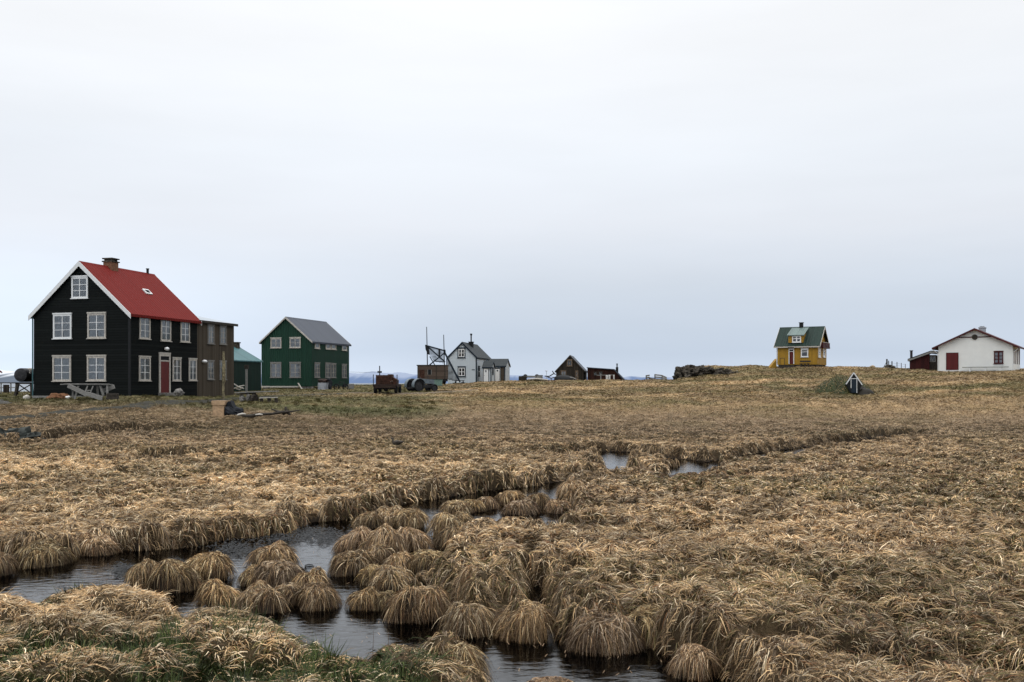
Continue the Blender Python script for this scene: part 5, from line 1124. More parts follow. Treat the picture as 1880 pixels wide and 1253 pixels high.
# things at the foot of the green house
d = 89.5; c = gp(594, d); s_ = d / F; rt = root('ribbed_vat', tuple(c), 0, 'grey ribbed round vat filled with dark scrap beside the green house', 'vat')
g = G(); pr = []
for i in range(7): z = i * .11; pr += [(.5, z), (.54, z + .05)]
g.lathe((c, V(1, 0, 0), V(0, 1, 0), V(0, 0, 1)), pr, 24); put('barrel', g, M['chim'], rt)
g = G(); g.blob(c + V(.1, 0, .82), (.5, .4, .22), .4, 31, 14, 8); put('scrap', g, M['darkrust'], rt)
g = G(); c2 = gp(606, d - .5); g.blob(c2 + V(0, 0, .42), (.17, .16, .5), .25, 33, 12, 10); g.blob(c2 + V(-.1, 0, .95), (.16, .14, .14), .2, 34, 10, 8); put('scrap_bag', g, M['black'], None, 'black lumpy sack standing right of the ribbed vat', 'sack')
def wheel(c, ax, r, w, tyre, rimm, parent, name='wheel', spokes=0, label=None):
    ax = Vector(ax).normalized(); a = ax.orthogonal().normalized(); b = ax.cross(a); fr = (Vector(c), a, b, ax)
    g = G(); k = w / 2; n = 28; pr = [(r * .66, -k * .8), (r * .9, -k), (r, -k * .55), (r, k * .55), (r * .9, k), (r * .66, k * .8)]
    vs = []
    for q in pr: vs += [fr[0] + ax * q[1] + (a * math.cos(2 * PI * j / n) + b * math.sin(2 * PI * j / n)) * q[0] for j in range(n)]
    m = len(pr); g.add(vs, [(i * n + j, i * n + (j + 1) % n, ((i + 1) % m) * n + (j + 1) % n, ((i + 1) % m) * n + j) for i in range(m) for j in range(n)])
    o = put(name, g, tyre, parent, label=label)
    g = G(); g.bar(fr[0] - ax * k * .5, fr[0] + ax * k * .5, r * .20, n=14)
    if spokes:
        for j in range(spokes): q = (a * math.cos(2 * PI * j / spokes) + b * math.sin(2 * PI * j / spokes)); g.beam(fr[0] + q * r * .15, fr[0] + q * r * .68, .03, .03)
    else: g.bar(fr[0] - ax * k * .3, fr[0] + ax * k * .3, r * .66, n=n)
    put('rim', g, rimm, o); return o
def bicycle(u0, u1, v, d, label):
    s_ = d / F; a = P(u0, v, d); L_ = (u1 - u0) * s_; r = .30; y = .0
    c1 = a + V(r, 0, r); c2 = a + V(L_ - r, .05, r); rt = root('bicycle', tuple(a), 0, label, 'bicycle')
    wheel(c1, (0.15, 1, 0), r, .05, M['rubber'], M['iron'], rt, spokes=8); wheel(c2, (0.15, 1, 0), r, .05, M['rubber'], M['iron'], rt, spokes=8)
    g = G(); m = (c1 + c2) / 2; seat = m + V(-.12, 0, .42); head = c2 + V(-.12, 0, .42)
    for p, q in ((c1, m + V(-.05, 0, -.02)), (m + V(-.05, 0, -.02), seat), (seat, head), (m + V(-.05, 0, -.02), head + V(0, 0, -.05)), (c1, seat), (head, c2)): g.bar(p, q, .018, n=6)
    put('frame', g, M['iron'], rt)
    g = G(); g.bar(head + V(0, -.2, .1), head + V(0, .2, .1), .015, n=6); g.bar(head, head + V(0, 0, .1), .015, n=6); put('handlebar', g, M['iron'], rt)
    g = G(); g.blob(seat + V(0, 0, .05), (.12, .06, .03), 0, 1, 10, 6); put('saddle', g, M['rubber'], rt)
bicycle(612, 640, 716.5, 90.3, 'dark bicycle leaning at the side of the green house')
c = gp(644.8, 91); g = G(); fr = frame(c, -.3); g.box(fr, -.2, .2, -.2, .2, 0, .55); g.box(fr, -.22, .22, -.23, -.202, .38, .5); g.box(fr, -.22, .22, -.23, -.202, .1, .2); put('crate', g, M['greywood'], None, 'grey crate at the far corner of the green house', 'crate')
# pole with cross arm and wire
dq = 86; rt = root('wire_pole', tuple(gp(697.2, dq)), 0, 'thin pole with short cross arm behind the rusty truck', 'pole')
g = G(); g.bar(gp(697.2, dq, -.2), P(697, 672, dq), .06, .045); put('shaft', g, M['iron'], rt)
g = G(); g.bar(P(693, 683.3, dq), P(701, 683.3, dq), .085, n=10); put('cross_arm', g, M['iron'], rt)
g = G(); a = gh.root.location + gh.X * gh.W + gh.Y * gh.D; a = P(642, 683.3, a.y); g.tube([a, (a + P(693, 683.3, dq)) / 2 + V(0, 0, -.04), P(693, 683.3, dq)], .012, 5); put('wire', g, M['iron'], None, 'thin wire from the green house to the wire pole', 'wire')

# rusty truck seen from behind
d = 79; s_ = d / F; c0 = P(707, 722.5, d); z0 = c0.z; rt = root('rusty_truck', tuple(c0), .03, 'rusty old flatbed truck loaded with a slatted box, on the track', 'truck')
def q(u, v, y=0): return P(u, v, d) + V(0, y, 0)
g = G(); fr = (q(707, 722.5), V(1, 0, 0), V(0, 1, 0), V(0, 0, 1)); k = s_
g.box(fr, -22.5 * k, 22.5 * k, -.05, 2.6, 12.5 * k, 16.5 * k); g.box(fr, -20 * k, 20 * k, -.08, -.05, 9.5 * k, 12.4 * k); put('flatbed', g, M['darkrust'], rt)
g = G(); g.box(fr, -.35, -.25, 0, 3.6, .38, .52); g.box(fr, .25, .35, 0, 3.6, .38, .52); g.box(fr, -.5, .5, .5, .6, .3, .45); g.blob(fr[0] + V(0, .55, .34), (.2, .2, .2), .05, 1, 12, 8); put('chassis', g, M['iron'], rt)
g = G(); g.box(fr, -17 * k, 12 * k, .15, 1.5, 16.6 * k, 33.5 * k)
for i in range(4): g.box(fr, -17.3 * k, 12.3 * k, .12, .148, (18 + i * 4) * k, (20.6 + i * 4) * k)
for x in (-17.3, -3, 11.2): g.box(fr, x * k, (x + 1.2) * k, .09, .118, 16.6 * k, 34 * k)
g.box(fr, 4 * k, 12 * k, .2, 1.3, 33.6 * k, 35 * k); put('slatted_box', g, M['rust'], rt)
g = G(); g.prism(fr, [(12.4 * k, 16.7 * k), (21.5 * k, 16.7 * k), (21.5 * k, 24.5 * k), (17 * k, 27 * k), (13 * k, 29.5 * k)], .3, 1.4); put('scrap_load', g, M['rust'], rt)
g = G(); g.blob(q(717, 700, .2), (.12, .06, .14), .1, 4, 10, 8); put('pale_can', g, M['oldwhite'], rt)
for x in (-21.6, 22.0): g = G(); g.beam(fr[0] + V(x * k, 0, 12 * k), fr[0] + V(x * k, 0, 34.5 * k), .06, .07, V(0, 1, 0)); put('stake', g, M['iron'], rt)
for x in (-19, 19):
    wheel(fr[0] + V(x * k, .45, .38), (1, 0, 0), .39, .24, M['rubber'], M['darkrust'], rt); wheel(fr[0] + V(x * k, 3.1, .38), (1, 0, 0), .38, .2, M['rubber'], M['darkrust'], rt)
g = G(); g.bar(fr[0] + V(-.8, .45, .38), fr[0] + V(.8, .45, .38), .06); put('axle', g, M['iron'], rt)
g = G(); g.box(fr, -.65, .65, 2.7, 3.5, .55, 1.15); put('hood', g, M['rust'], rt)

# old grey tractor
d = 86.5; c0 = P(762, 719.5, d); yaw = R(-52); rt = root('tractor', tuple(c0), yaw, 'old grey tractor with curved rear mudguards before the plank shed', 'tractor')
fr = frame(c0, yaw); E = fr[2]; X = fr[1]; Zz = fr[3]
def tp(x, y, z): return fr[0] + X * x + E * y + Zz * z
FW = {}
for x, lb in ((-.62, ''), (.62, '')):
    wheel(tp(x, 0, .56), X, .56, .28, M['rubber'], M['iron'], rt, name='rear_wheel')
    g = G(); pr = []
    n = 14; vs = []
    for i in range(n):
        a = R(-15 + 175 * i / (n - 1)); 
        for xx in (x - .2, x + .2): vs.append(tp(xx, -math.cos(a) * .64, .56 + math.sin(a) * .64))
        for xx in (x - .2, x + .2): vs.append(tp(xx, -math.cos(a) * .60, .56 + math.sin(a) * .60))
    g.add(vs, [(4 * i, 4 * i + 1, 4 * i + 5, 4 * i + 4) for i in range(n - 1)] + [(4 * i + 2, 4 * i + 6, 4 * i + 7, 4 * i + 3) for i in range(n - 1)] + [(4 * i, 4 * i + 4, 4 * i + 6, 4 * i + 2) for i in range(n - 1)] + [(4 * i + 1, 4 * i + 3, 4 * i + 7, 4 * i + 5) for i in range(n - 1)])
    put('mudguard', g, M['tractor'], rt)
    wheel(tp(x * .85, 1.75, .34), X, .34, .14, M['rubber'], M['iron'], rt, name='front_wheel')
g = G(); g.box(fr, -.2, .2, -.25, 1.0, .40, .78); g.box(fr, -.55, .55, -.15, .15, .42, .68); g.box(fr, -.12, .12, 1.0, 1.85, .35, .6); put('gearbox', g, M['iron'], rt)
g = G(); g.prism((fr[0], E, X, Zz), [(.55, .75), (1.9, .7), (1.95, 1.0), (1.85, 1.1), (.6, 1.16)], -.21, .21); g.box(fr, -.18, .18, 1.9, 1.96, .5, 1.0); put('hood', g, M['tractor'], rt)
g = G(); g.blob(tp(0, -.1, 1.0), (.24, .2, .06), 0, 1, 14, 8); g.box(fr, -.2, .2, -.33, -.28, 1.0, 1.15); g.bar(tp(0, -.1, .78), tp(0, -.1, .97), .04); put('seat', g, M['iron'], rt)
g = G(); cc = tp(0, .38, 1.22); 
ring = [cc + X * .19 * math.cos(t) + (E * .5 + Zz * -.5).normalized() * 0 + (E * .8 + Zz * .5).normalized() * .19 * math.sin(t) for t in np.linspace(0, 2 * PI, 17)]; g.tube(ring, .016, 5); g.bar(tp(0, .62, .98), cc, .02); put('steering_wheel', g, M['iron'], rt)
g = G(); g.bar(tp(.14, 1.3, 1.1), tp(.14, 1.3, 1.45), .03); put('exhaust', g, M['iron'], rt)
g = G(); g.bar(tp(-.5, -.6, .3), tp(.5, -.6, .3), .03); g.bar(tp(-.25, -.2, .42), tp(-.3, -.75, .3), .03); g.bar(tp(.25, -.2, .42), tp(.3, -.75, .3), .03); put('hitch', g, M['iron'], rt)
g = G(); a = gp(786, 86.5, .06); g.tube([a, a + V(.8, .1, .02), a + V(1.7, .1, .05)], [.03, .04, .03], 6); put('drawbar', g, M['darkrust'], None, 'thin rusty bar lying on the grass right of the tractor', 'bar')
g = G(); c = gp(786, 87.5); g.bar(c + V(0, 0, .0), c + V(0, 0, .65), .05); g.blob(c + V(.1, 0, .45), (.16, .14, .25), .3, 4, 10, 8); put('iron_stub', g, M['iron'], None, 'short dark iron stub between the tractor and the plank shed', 'iron part')

# plank shed on wheels
d = 104; s_ = d / F; c0 = P(791.7, 698.5, d); fr = frame(c0, R(-4)); rt = root('plank_wagon', tuple(c0), R(-4), 'brown plank shed wagon with a small dark opening before the pale blue house', 'wagon')
W2 = Wall(c0, fr[1], -fr[2]); a0, a1 = W2.s_at(766.3), W2.s_at(817.3); zt = W2.z_at(790, 671)
g = G(); g.box(fr, a0, a1, 0, 2.4, .12, zt - .06); put('plank_body', g, M['plank'], rt)
g = G(); g.box(fr, a0 - .08, a1 + .05, -.08, 2.5, zt - .059, zt + .05); put('roof', g, M['darkwood'], rt)
for u in (767, 801.2, 816.7): s1 = W2.s_at(u); g = G(); g.box(fr, s1 - .04, s1 + .05, -.04, -.002, .12, zt - .08); put('corner_post', g, M['darkwood'], rt)
s0, s1, z0, z1 = W2.rect(785.8, 679, 791.5, 688.3); g = G(); g.box(fr, s0, s1, -.015, -.002, z0, z1); o = put('opening', g, M['void'], rt)
g = G(); g.box(fr, s0 - .05, s0 - .001, -.03, -.002, z0, z1); g.box(fr, s1 + .001, s1 + .05, -.03, -.002, z0, z1); put('frame', g, M['greywood'], o)
s0, s1, z0, z1 = W2.rect(770, 679, 779.5, 694); g = G(); g.box(fr, s0, s1, -.03, -.002, z0, z1); put('rusty_panel', g, M['rust'], rt)
g = G(); g.box(fr, a0 + .1, a1, .2, .34, -.1, .118); g.box(fr, a0 + .1, a1, 2.0, 2.14, -.1, .118); put('chassis', g, M['iron'], rt)
for x in (a0 + .6, a1 - .45):
    for y in (.3, 2.1): wheel(fr[0] + fr[1] * x + fr[2] * y + Zz * -.12, fr[1] * .2 + fr[2], .28, .14, M['rubber'], M['darkrust'], rt)
c = P(803, 708.5, 102.8); g = G(); f2 = frame(c, R(-4)); g.box(f2, -.5, .5, -.3, .3, 0, .58); g.box(f2, -.54, .54, -.34, .34, .581, .64)
for i in range(3): g.box(f2, -.51, .51, -.32, -.301, .1 + i * .17, .16 + i * .17)
put('green_tank', g, M['greentank'], None, 'pale green box tank under the right end of the plank wagon', 'tank')
g = G(); c = gp(790, 103.2); g.blob(c + V(0, 0, .25), (.3, .25, .32), .3, 41, 12, 8); put('scrap_lump', g, M['darkrust'], None, 'dark scrap lump left of the pale green box tank', 'scrap')

# net rack with poles beside the wagon
d = 107.5; rt = root('net_rack', tuple(gp(806, d)), 0, 'black net hung on a crossed timber rack with two tall poles above the plank wagon', 'rack')
for (u0, v0, u1, v1) in ((783.3, 600.5, 785.5, 708), (814.5, 615, 817, 708)):
    g = G(); g.bar(P(u1, v1, d), P(u0, v0, d), .07, .04); put('pole', g, M['iron'], rt)
for (u0, v0, u1, v1, w_) in ((781, 634.5, 817, 644.5, .16), (784.5, 636, 817, 665, .15), (816.5, 648, 788, 671, .13), (789, 655, 798.5, 671, .10), (796, 663.6, 816, 664.5, .1), (816.5, 648, 844.5, 702, .2), (820, 660, 821, 694, .1)):
    g = G(); pbeam(g, u0, v0, u1, v1, d, w_, w_, .1 if u0 < 790 else -.05, .1 if u0 < 790 else -.05); put('timber', g, M['navy'], rt)
for pts in (((780.5, 633.5), (787, 636), (789, 652), (785.5, 651), (781.5, 642)), ((814.5, 642), (818, 642.5), (818.5, 650), (814.5, 650)), ((805, 640.5), (808.5, 641.5), (808, 655), (805.5, 655))):
    g = G(); z_ = [(P(u, v, d).x, P(u, v, d).z) for u, v in pts]; g.prism((V(0, d - .12, 0), V(1, 0, 0), V(0, 1, 0), V(0, 0, 1)), z_, -.06, .14); put('bundle', g, M['black'], rt)
def netpatch(poly, sag, parent):
    g = G(); n = 12; A0, B0, C0, D0 = [P(u, v, d + .22) for u, v in poly]; vs = []
    for j in range(n + 1):
        for i in range(n + 1):
            a_, b_ = i / n, j / n; p_ = A0.lerp(B0, a_).lerp(D0.lerp(C0, a_), b_); vs.append(p_ + V(0, sag * math.sin(PI * a_) * math.sin(PI * b_) + .05 * math.sin(i * 2.3 + j), .04 * math.sin(i * 1.7)))
    g.add(vs, [(j * (n + 1) + i, j * (n + 1) + i + 1, (j + 1) * (n + 1) + i + 1, (j + 1) * (n + 1) + i) for j in range(n) for i in range(n)]); put('net', g, M['net'], parent)
netpatch([(783, 635.5), (816, 645), (815, 662), (790, 653)], .3, rt); netpatch([(789, 653), (816, 660), (816, 668), (797, 664)], .15, rt); netpatch([(819, 652), (824, 660), (841, 701), (820, 697)], .2, rt)
# dark picnic bench by the pale blue house
d = 117; rt = root('picnic_bench', tuple(P(846, 708, d)), 0, 'dark picnic bench under the lower window of the pale blue house', 'bench')
g = G(); g.beam(P(834, 699.5, d), P(853, 699.0, d), .6, .07); put('table_top', g, M['blackp'], rt)
g = G(); g.beam(P(831, 703.8, d - .6), P(856, 703.6, d - .6), .28, .07); put('seat', g, M['blackp'], rt)
for u0, u1 in ((837, 833), (850, 854)): g = G(); pbeam(g, u0, 700, u1, 708.5, d, .08, .08, -.1, -.5); pbeam(g, u0, 700, u0 + (u0 - u1) * .2, 708.5, d, .08, .08, .1, .5); put('leg', g, M['blackp'], rt)
g = G(); c = P(850, 707, 115.8); g.box(frame(c, .1), -.35, .35, -.2, .2, -.1, .22); g.blob(c + V(0, 0, .2), (.3, .2, .12), .2, 3, 10, 8); put('black_sack', g, M['black'], None, 'flat black sack on the grass before the picnic bench', 'sack')
g = G(); c = P(841, 702, 116.6); g.blob(c, (.12, .1, .12), .1, 3, 10, 8); put('white_float', g, M['white'], None, 'small white float under the dark picnic bench', 'float')

# wagon with boxes
d = 118; s_ = d / F; c0 = P(980, 701.5, d); fr = (c0, V(1, 0, 0), V(0, 1, 0), V(0, 0, 1)); rt = root('boat_wagon', tuple(c0), 0, 'low dark cart piled with boxes and wheels left of the dark barn', 'cart')
def bx(g, u0, v0, u1, v1, y0, y1): g.box(fr, (u0 - 980) * s_, (u1 - 980) * s_, y0, y1, (701.5 - v1) * s_, (701.5 - v0) * s_)
g = G(); bx(g, 952.3, 691, 967, 702.5, 0, 1.2); put('dark_box', g, M['barn'], rt)
g = G(); bx(g, 967.2, 697.5, 1004, 699.7, .0, 1.3); bx(g, 967.2, 699.9, 1006, 702, .1, 1.2); put('cart_bed', g, M['darkwood'], rt)
g = G(); g.tube([P(968, 697, d - .1), P(985, 695.8, d - .1), P(1006, 698, d - .1)], [.08, .11, .08], 8); put('log', g, M['oldwhite'], rt)
g = G(); bx(g, 985, 689.5, 996.5, 696.8, .2, 1.0); bx(g, 984.5, 689, 997, 689.6, .15, 1.05); put('crate', g, M['greywood'], rt)
g = G(); bx(g, 958, 690.2, 984, 693.6, .3, 1.0); put('planks', g, M['greywood'], rt)
for u in (964.5, 985.8): wheel(P(u, 691.5, d + .5), (.3, 1, 0), .27, .15, M['rubber'], M['iron'], rt)
g = G(); bx(g, 1000, 699, 1008, 702.2, -.1, .5); put('red_box', g, M['maroon'], rt)
# implement with arms
d = 121; rt = root('farm_implement', tuple(P(1010, 700, d)), 0, 'spindly dark iron implement with raised arm before the barn', 'implement')
for pts, r_ in ((((1000, 691), (1008, 691.5), (1014, 688), (1017.5, 686), (1020, 688.5)), .07), (((1017, 686), (1014, 681.5)), .06), (((1004, 692), (1012, 695), (1018, 693)), .06), (((1012, 695), (1012, 700)), .05), (((1018, 693), (1018, 700)), .05)):
    g = G(); g.tube([P(u, v, d) for u, v in pts], r_, 6); put('arm', g, M['iron'], rt)
g = G(); g.bar(P(1003.3, 702, d + .4), P(1003.3, 681.5, d + .4), .025); g.lathe((P(1003.3, 681.6, d + .4), V(1, 0, 0), V(0, 1, 0), V(0, 0, 1)), [(.20, -.03), (.2, .0), (.1, .07)], 14); put('lamp_post', g, M['chim'], None, 'tiny thin post with mushroom cap left of the barn', 'post')
# upturned dark boat
d = 124; c = P(1038, 701, d); rt = root('upturned_boat', tuple(c), 0, 'black upturned boat lying before the dark barn', 'boat')
g = G(); n, m = 16, 12; vs = []; Lb = 19.5 * d / F
for i in range(n + 1):
    t = i / n * 2 - 1; w_ = .55 * (1 - abs(t) ** 2.6) + .03; hh = .95 * (1 - .35 * abs(t) ** 1.8) * (1.0 - .18 * t)
    for j in range(m + 1): a = PI * j / m; vs.append(c + V(t * Lb, -math.cos(a) * w_, -.1 + hh * math.sin(a) ** .8))
g.add(vs, [(i * (m + 1) + j, i * (m + 1) + j + 1, (i + 1) * (m + 1) + j + 1, (i + 1) * (m + 1) + j) for i in range(n) for j in range(m)]); put('hull', g, M['blackp'], rt, smooth=True)
g = G(); g.beam(c + V(-Lb * .8, 0, .9), c + V(Lb * .6, 0, .8), .06, .08); put('keel', g, M['darkwood'], rt)
g = G(); g.tube([P(1046, 693, d - .5), P(1052, 694, d - .6), P(1058, 697, d - .6)], .06, 6); put('oar', g, M['greywood'], None, 'grey oar lying against the right end of the black boat', 'oar')
# rail and hanging white cloths
d = 131; rt = root('drying_rail', tuple(P(1103, 702, d)), 0, 'grey drying rail on a post before the low red shed', 'rail')
g = G(); g.beam(P(1103, 703.5, d), P(1103, 686.3, d), .13, .13, V(0, 1, 0)); put('post', g, M['greywood'], rt)
g = G(); g.beam(P(1095.5, 689.3, d), P(1128, 688.8, d), .06, .08); put('crossbar', g, M['greywood'], rt)
g = G(); g.beam(P(1128, 703, d), P(1128, 688.6, d), .08, .08, V(0, 1, 0)); put('post', g, M['greywood'], rt)
def cloth(u0, u1, v0, v1, d, m, label, seed, notch=0):
    g = G(); n, k = 10, 8; vs = []
    for side in (0, 1):
        for j in range(k + 1):
            for i in range(n + 1):
                t = j / k; nar = 1 - .18 * math.sin(PI * t) ; u = (u0 + u1) / 2 + (i / n - .5) * (u1 - u0) * nar; v = v0 + (v1 - v0) * t * (1 - .12 * math.sin(i * 1.1 + seed))
                vs.append(P(u, v, d) + V(0, .05 * math.sin(i * 1.5 + seed) + side * .02, 0))
    w_ = n + 1; o_ = (k + 1) * w_
    fs = [(s * o_ + j * w_ + i, s * o_ + j * w_ + i + 1, s * o_ + (j + 1) * w_ + i + 1, s * o_ + (j + 1) * w_ + i) for s in (0, 1) for j in range(k) for i in range(n)]
    g.add(vs, fs); put('hanging_cloth', g, m, None, label, 'cloth')
cloth(1112, 1116.5, 689, 702, d - .1, M['white'], 'white cloth hanging at the left of the drying rail', 1)
cloth(1116.8, 1121, 688.6, 699.8, d - .12, M['white'], 'wider white cloth hanging in the middle of the drying rail', 2)
cloth(1125.6, 1128.2, 688.6, 700.5, d - .1, M['white'], 'narrow white cloth hanging at the right post of the drying rail', 3)
# fence pen
rt = root('rail_pen', tuple(P(1205, 702, 126)), 0, 'small grey rail pen on the shore right of the low red wall', 'pen')
for u0, u1, v0, v1, v2, v3, y0, y1 in ((1186.3, 1192.5, 690.5, 689.5, 703, 703.5, 0, 1.2), (1192.7, 1202, 694.5, 696.5, 703, 703, 1.2, 1.0), (1202.3, 1215.5, 688.5, 690, 703, 703, .6, .3), (1215.6, 1224, 690.2, 694, 703, 703, .3, -.3)):
    g = G(); 
    for k_ in range(4):
        t = k_ / 3.6; pbeam(g, u0, v0 + (v2 - v0) * t, u1, v1 + (v3 - v1) * t, 126, .05, .19, y0, y1)
    put('rail_panel', g, M['greywood'], rt)
    g = G(); g.beam(P(u0, v2 + 1, 126 + y0), P(u0, v0 - 1, 126 + y0), .12, .1, V(0, 1, 0)); put('post', g, M['darkwood'], rt)
# lava outcrop
rg_ = random.Random(4)
def rockcluster(name, pts, m, label, seed):
    g = G()
    for i, (u, v, d, ru, rv) in enumerate(pts):
        s_ = d / F; g.blob(P(u, v, d), (ru * s_, max(ru * s_ * .7, .5), rv * s_), .38, seed + i, 26, 16, sq=.8, freq=3)
    return put(name, g, m, None, label, 'rock')
rockcluster('rock_outcrop', [(1252, 688, 113.5, 12, 10), (1262, 683, 114, 12, 9.5), (1276, 682, 114.5, 13, 8.5), (1292, 684, 113, 15, 8), (1309, 685.5, 112, 15, 7), (1327, 687, 111.5, 14, 6.2), (1343, 688.5, 111, 12, 5.2), (1245, 694, 112.8, 7, 7), (1268, 690, 112.6, 12, 6)], M['lava'], 'dark jagged lava rock face under the left end of the hill', 50)
g = G(); g.blob(P(1340, 691.5, 110.5), (.16, .14, .1), .15, 3, 10, 8); put('pale_stone', g, M['chim'], None, 'small pale stone before the dark lava rock', 'stone')
g = G(); g.bar(P(1353.3, 697, 111), P(1353.3, 680, 111), .05, .045); put('marker_post', g, M['oldwhite'], None, 'thin white marker post right of the dark lava rock', 'post')
# boulder and wire fence on the crest
g = G(); g.blob(P(1601, 675.5, 117), (.42, .4, .27), .2, 12, 16, 10); g.blob(P(1610, 676.5, 117), (.5, .3, .14), .2, 14, 12, 8); put('boulder', g, M['boulder'], None, 'tan boulder on the crest between yellow house and wire fence', 'boulder')
rt = root('wire_fence', tuple(P(1640, 677, 118)), 0, 'line of thin dark fence posts on the crest left of the dark red shed', 'fence')
for i, (u, v0, w_) in enumerate(((1628.3, 659.5, .14), (1631.5, 662.5, .08), (1637.6, 663.5, .10), (1646.8, 665, .07), (1654.7, 666.8, .06), (1662.2, 668.5, .05))):
    g = G(); dd = 118 + i * 1.5; g.beam(P(u, 679, dd), P(u, v0, dd), w_, w_, V(0, 1, 0)); put('post', g, M['darkwood'], rt)
g = G(); pbeam(g, 1621, 677, 1628, 664.5, 118, .05, .05); put('brace', g, M['darkwood'], rt)
for v in (666, 670): g = G(); pbeam(g, 1628, v, 1663, v + 3.5, 118, .015, .015, 0, 7.5); put('wire', g, M['iron'], rt)
g = G(); g.blob(P(1633, 675.5, 117.3), (.55, .4, .35), .35, 16, 16, 10); put('stone_pile', g, M['lava'], None, 'dark stone pile at the foot of the first fence post', 'stones')

# turf hut
d = 79.5; s_ = d / F; c0 = gp(1567, d); c0.z = P(1567, 724, d).z; rt = root('turf_hut', tuple(c0), R(-12), 'green turf mound hut with white A-shaped gable boards and small door', 'hut')
fr = frame(c0, R(-12)); g = G()
def moundf(x, y):
    q_ = rm_of(rt).inverted(); dx = x - c0.x; dy = y - c0.y; cs, sn = math.cos(R(12)), math.sin(R(12)); lx = dx * cs - dy * sn; ly = dx * sn + dy * cs
    a = np.clip(1 - np.abs((lx + .65) / 2.5) ** 1.9 - np.abs((ly - 1.9) / 2.0) ** 2.4, 0, 1) ** .75 * 1.66
    a2 = np.clip(1 - ((lx - .95) / .75) ** 2 - ((ly - .15) / .6) ** 2, 0, 1) ** .6 * .62
    a3 = np.clip(1 - ((lx + 1.0) / .7) ** 2 - ((ly - .1) / .7) ** 2, 0, 1) ** .6 * .5
    return np.maximum(np.maximum(a, a2), a3) * (1 + .25 * (fbm(x, y, 1.4, 3, 5) - .5)) + c0.z - .12
gx = np.linspace(-3.6, 2.4, 70); gy = np.linspace(-.9, 4.2, 60); a_, b_ = np.meshgrid(gx, gy, indexing='ij')
X_ = c0.x + a_ * math.cos(R(12)) + b_ * math.sin(R(12)); Y_ = c0.y - a_ * math.sin(R(12)) + b_ * math.cos(R(12)); Zm = moundf(X_, Y_)
right = (a_ > .25) & (b_ < .9)
colm = np.where(right.ravel()[:, None], A(.022, .018, .012), A(.045, .055, .018) * (.5 + fbm(X_, Y_, 1.5, 3, 2).ravel()[:, None]))
core = (np.stack([X_, Y_, Zm], -1).reshape(-1, 3), gridquads(70, 60), colm)
rr = np.random.default_rng(3); n = 9000; lx = rr.uniform(-3.4, 2.2, n); ly = rr.uniform(-.8, 4, n); x = c0.x + lx * math.cos(R(12)) + ly * math.sin(R(12)); y = c0.y - lx * math.sin(R(12)) + ly * math.cos(R(12)); zz = moundf(x, y)
ok = (zz > c0.z) & ~((lx > -.3) & (lx < 1.6) & (ly < .8)); x, y, zz = x[ok], y[ok], zz[ok]; n = len(x)
pl = np.stack([GREEN, DKGREEN, OLIVE, TAN]); cc = pl[rr.choice(4, n, p=[.18, .22, .34, .26])] * (1 + .2 * rr.normal(0, 1, n).clip(-2, 2))[:, None]
bl = blades(x, y, zz, rr.uniform(0, 6.3, n), rr.uniform(.05, .13, n), .045 * rr.uniform(.6, 1.3, n), rr.uniform(.3, 1.1, n), rr.uniform(.2, .8, n), cc, 2, moundf, rr)
v, q_, c = join([core, bl]); inv = np.array(rm_of(rt).inverted()); v = v @ inv[:3, :3].T + inv[:3, 3]
o = mesh_np('turf_mound', v, q_, M['blade'], c); o.parent = rt
ap = (0.0, (724 - 684.7) * s_); fl = (-13.8 * s_, (724 - 706) * s_); frr = (14.5 * s_, (724 - 707) * s_)
for a, b in ((ap, fl), (ap, frr)):
    A1 = fr[0] + fr[1] * a[0] + Zz * a[1] - fr[2] * .2; B1 = fr[0] + fr[1] * b[0] + Zz * b[1] - fr[2] * .2; g = G(); g.beam(A1, B1, .05, .08); put('gable_board', g, M['white'], rt)
g = G(); g.prism((fr[0] - fr[2] * .16, fr[1], fr[2], Zz), [(fl[0], fl[1]), (-.25, .1), (.35, .1), (frr[0], frr[1]), (0, ap[1] - .03)], 0, .9); put('gable_wall', g, M['blackp'], rt)
k0, k1, kt = -4.3 * s_, 4.6 * s_, (724 - 696) * s_
g = G(); fb = fr[0] - fr[2] * .17; f3 = (fb, fr[1], -fr[2], Zz); g.box(f3, k0, k1, .0, .03, .12, kt); dr = put('door', g, M['navy'], rt)
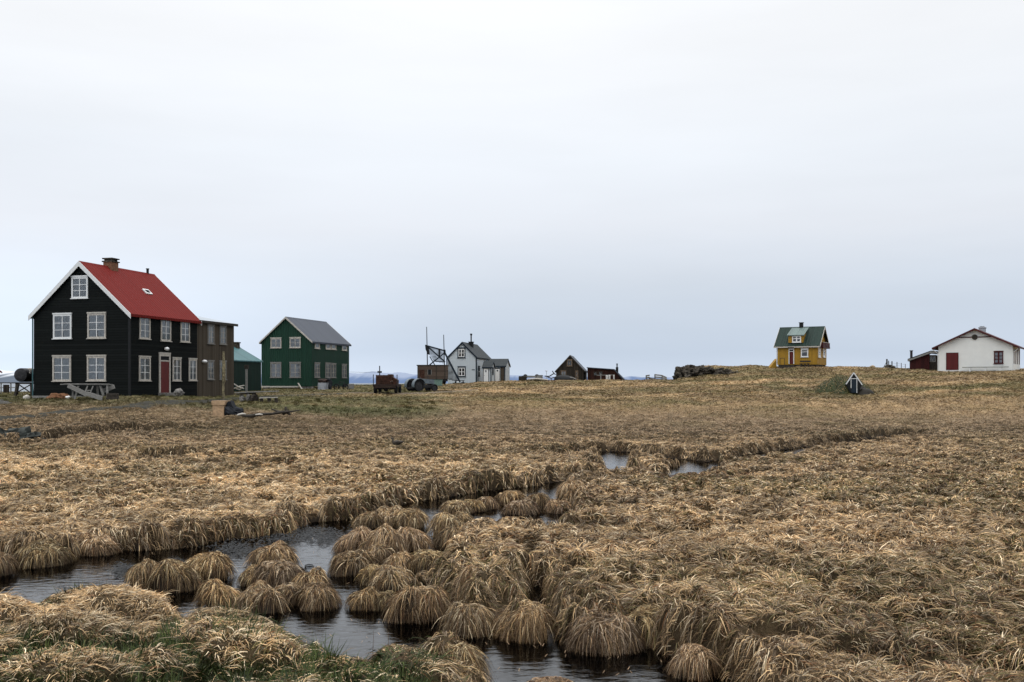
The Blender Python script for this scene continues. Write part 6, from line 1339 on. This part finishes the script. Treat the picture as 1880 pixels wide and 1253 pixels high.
g = G(); g.box(f3, k0 - .05, k0 - .001, 0, .06, .5, kt); g.box(f3, k1 + .001, k1 + .05, 0, .06, .1, kt); g.box(f3, k0 - .05, k1 + .05, 0, .06, kt + .001, kt + .05); put('frame', g, M['white'], dr)

# duck
dd = hit(729, 823, 20, 50); c0 = gp(730, dd); c0.z = h1(c0.x, c0.y) + .05; rt = root('duck', tuple(c0), 0, 'dark duck sitting in the dry grass beyond the stream, facing left', 'duck')
g = G(); k = 1.05
path = [((.20, .17), .008), ((.16, .155), .025), ((.10, .135), .055), ((.03, .125), .078), ((-.04, .12), .085), ((-.10, .125), .075), ((-.135, .15), .05), ((-.15, .185), .034), ((-.155, .22), .028), ((-.162, .245), .034), ((-.178, .26), .038), ((-.198, .262), .032), ((-.215, .257), .012)]
g.tube([c0 + V(x * k, 0, z * k) for (x, z), r_ in path], [r_ * k for _, r_ in path], 14); put('body', g, mat('duck_feathers', (.045, .036, .028), .8, .5, 30, col2=(.12, .10, .08)), rt, smooth=True)
g = G(); g.blob(c0 + V(-.235, 0, .252), (.035, .014, .008), 0, 1, 10, 6); put('bill', g, M['boulder'], rt)
for s in (-1, 1):
    g = G(); g.blob(c0 + V(.03, s * .075, .14), (.11, .02, .045), .05, 2, 12, 8); put('wing', g, M['darkwood'], rt)
    g = G(); g.blob(c0 + V(-.195, s * .031, .268), (.006, .004, .006), 0, 2, 8, 6); put('eye', g, M['void'], rt)
    g = G(); g.bar(c0 + V(-.01, s * .03, .06), c0 + V(-.01, s * .035, -.05), .007); put('leg', g, M['boulder'], rt)

# ------------------------------------------------------------------ air
g = G(); g.box((V(0, 0, 0), V(1, 0, 0), V(0, 1, 0), V(0, 0, 1)), -21000, 21000, -400, 25000, -4.5, 420)
m = bpy.data.materials.new('haze'); m.use_nodes = True; t = m.node_tree; t.nodes.clear()
ov = N(t, 'ShaderNodeOutputMaterial'); pv = N(t, 'ShaderNodeVolumePrincipled'); pv.inputs['Color'].default_value = (.80, .87, .97, 1); pv.inputs['Density'].default_value = 1.0e-4; pv.inputs['Anisotropy'].default_value = .2
t.links.new(pv.outputs[0], ov.inputs['Volume'])
o = put('haze', g, m, kind='stuff')
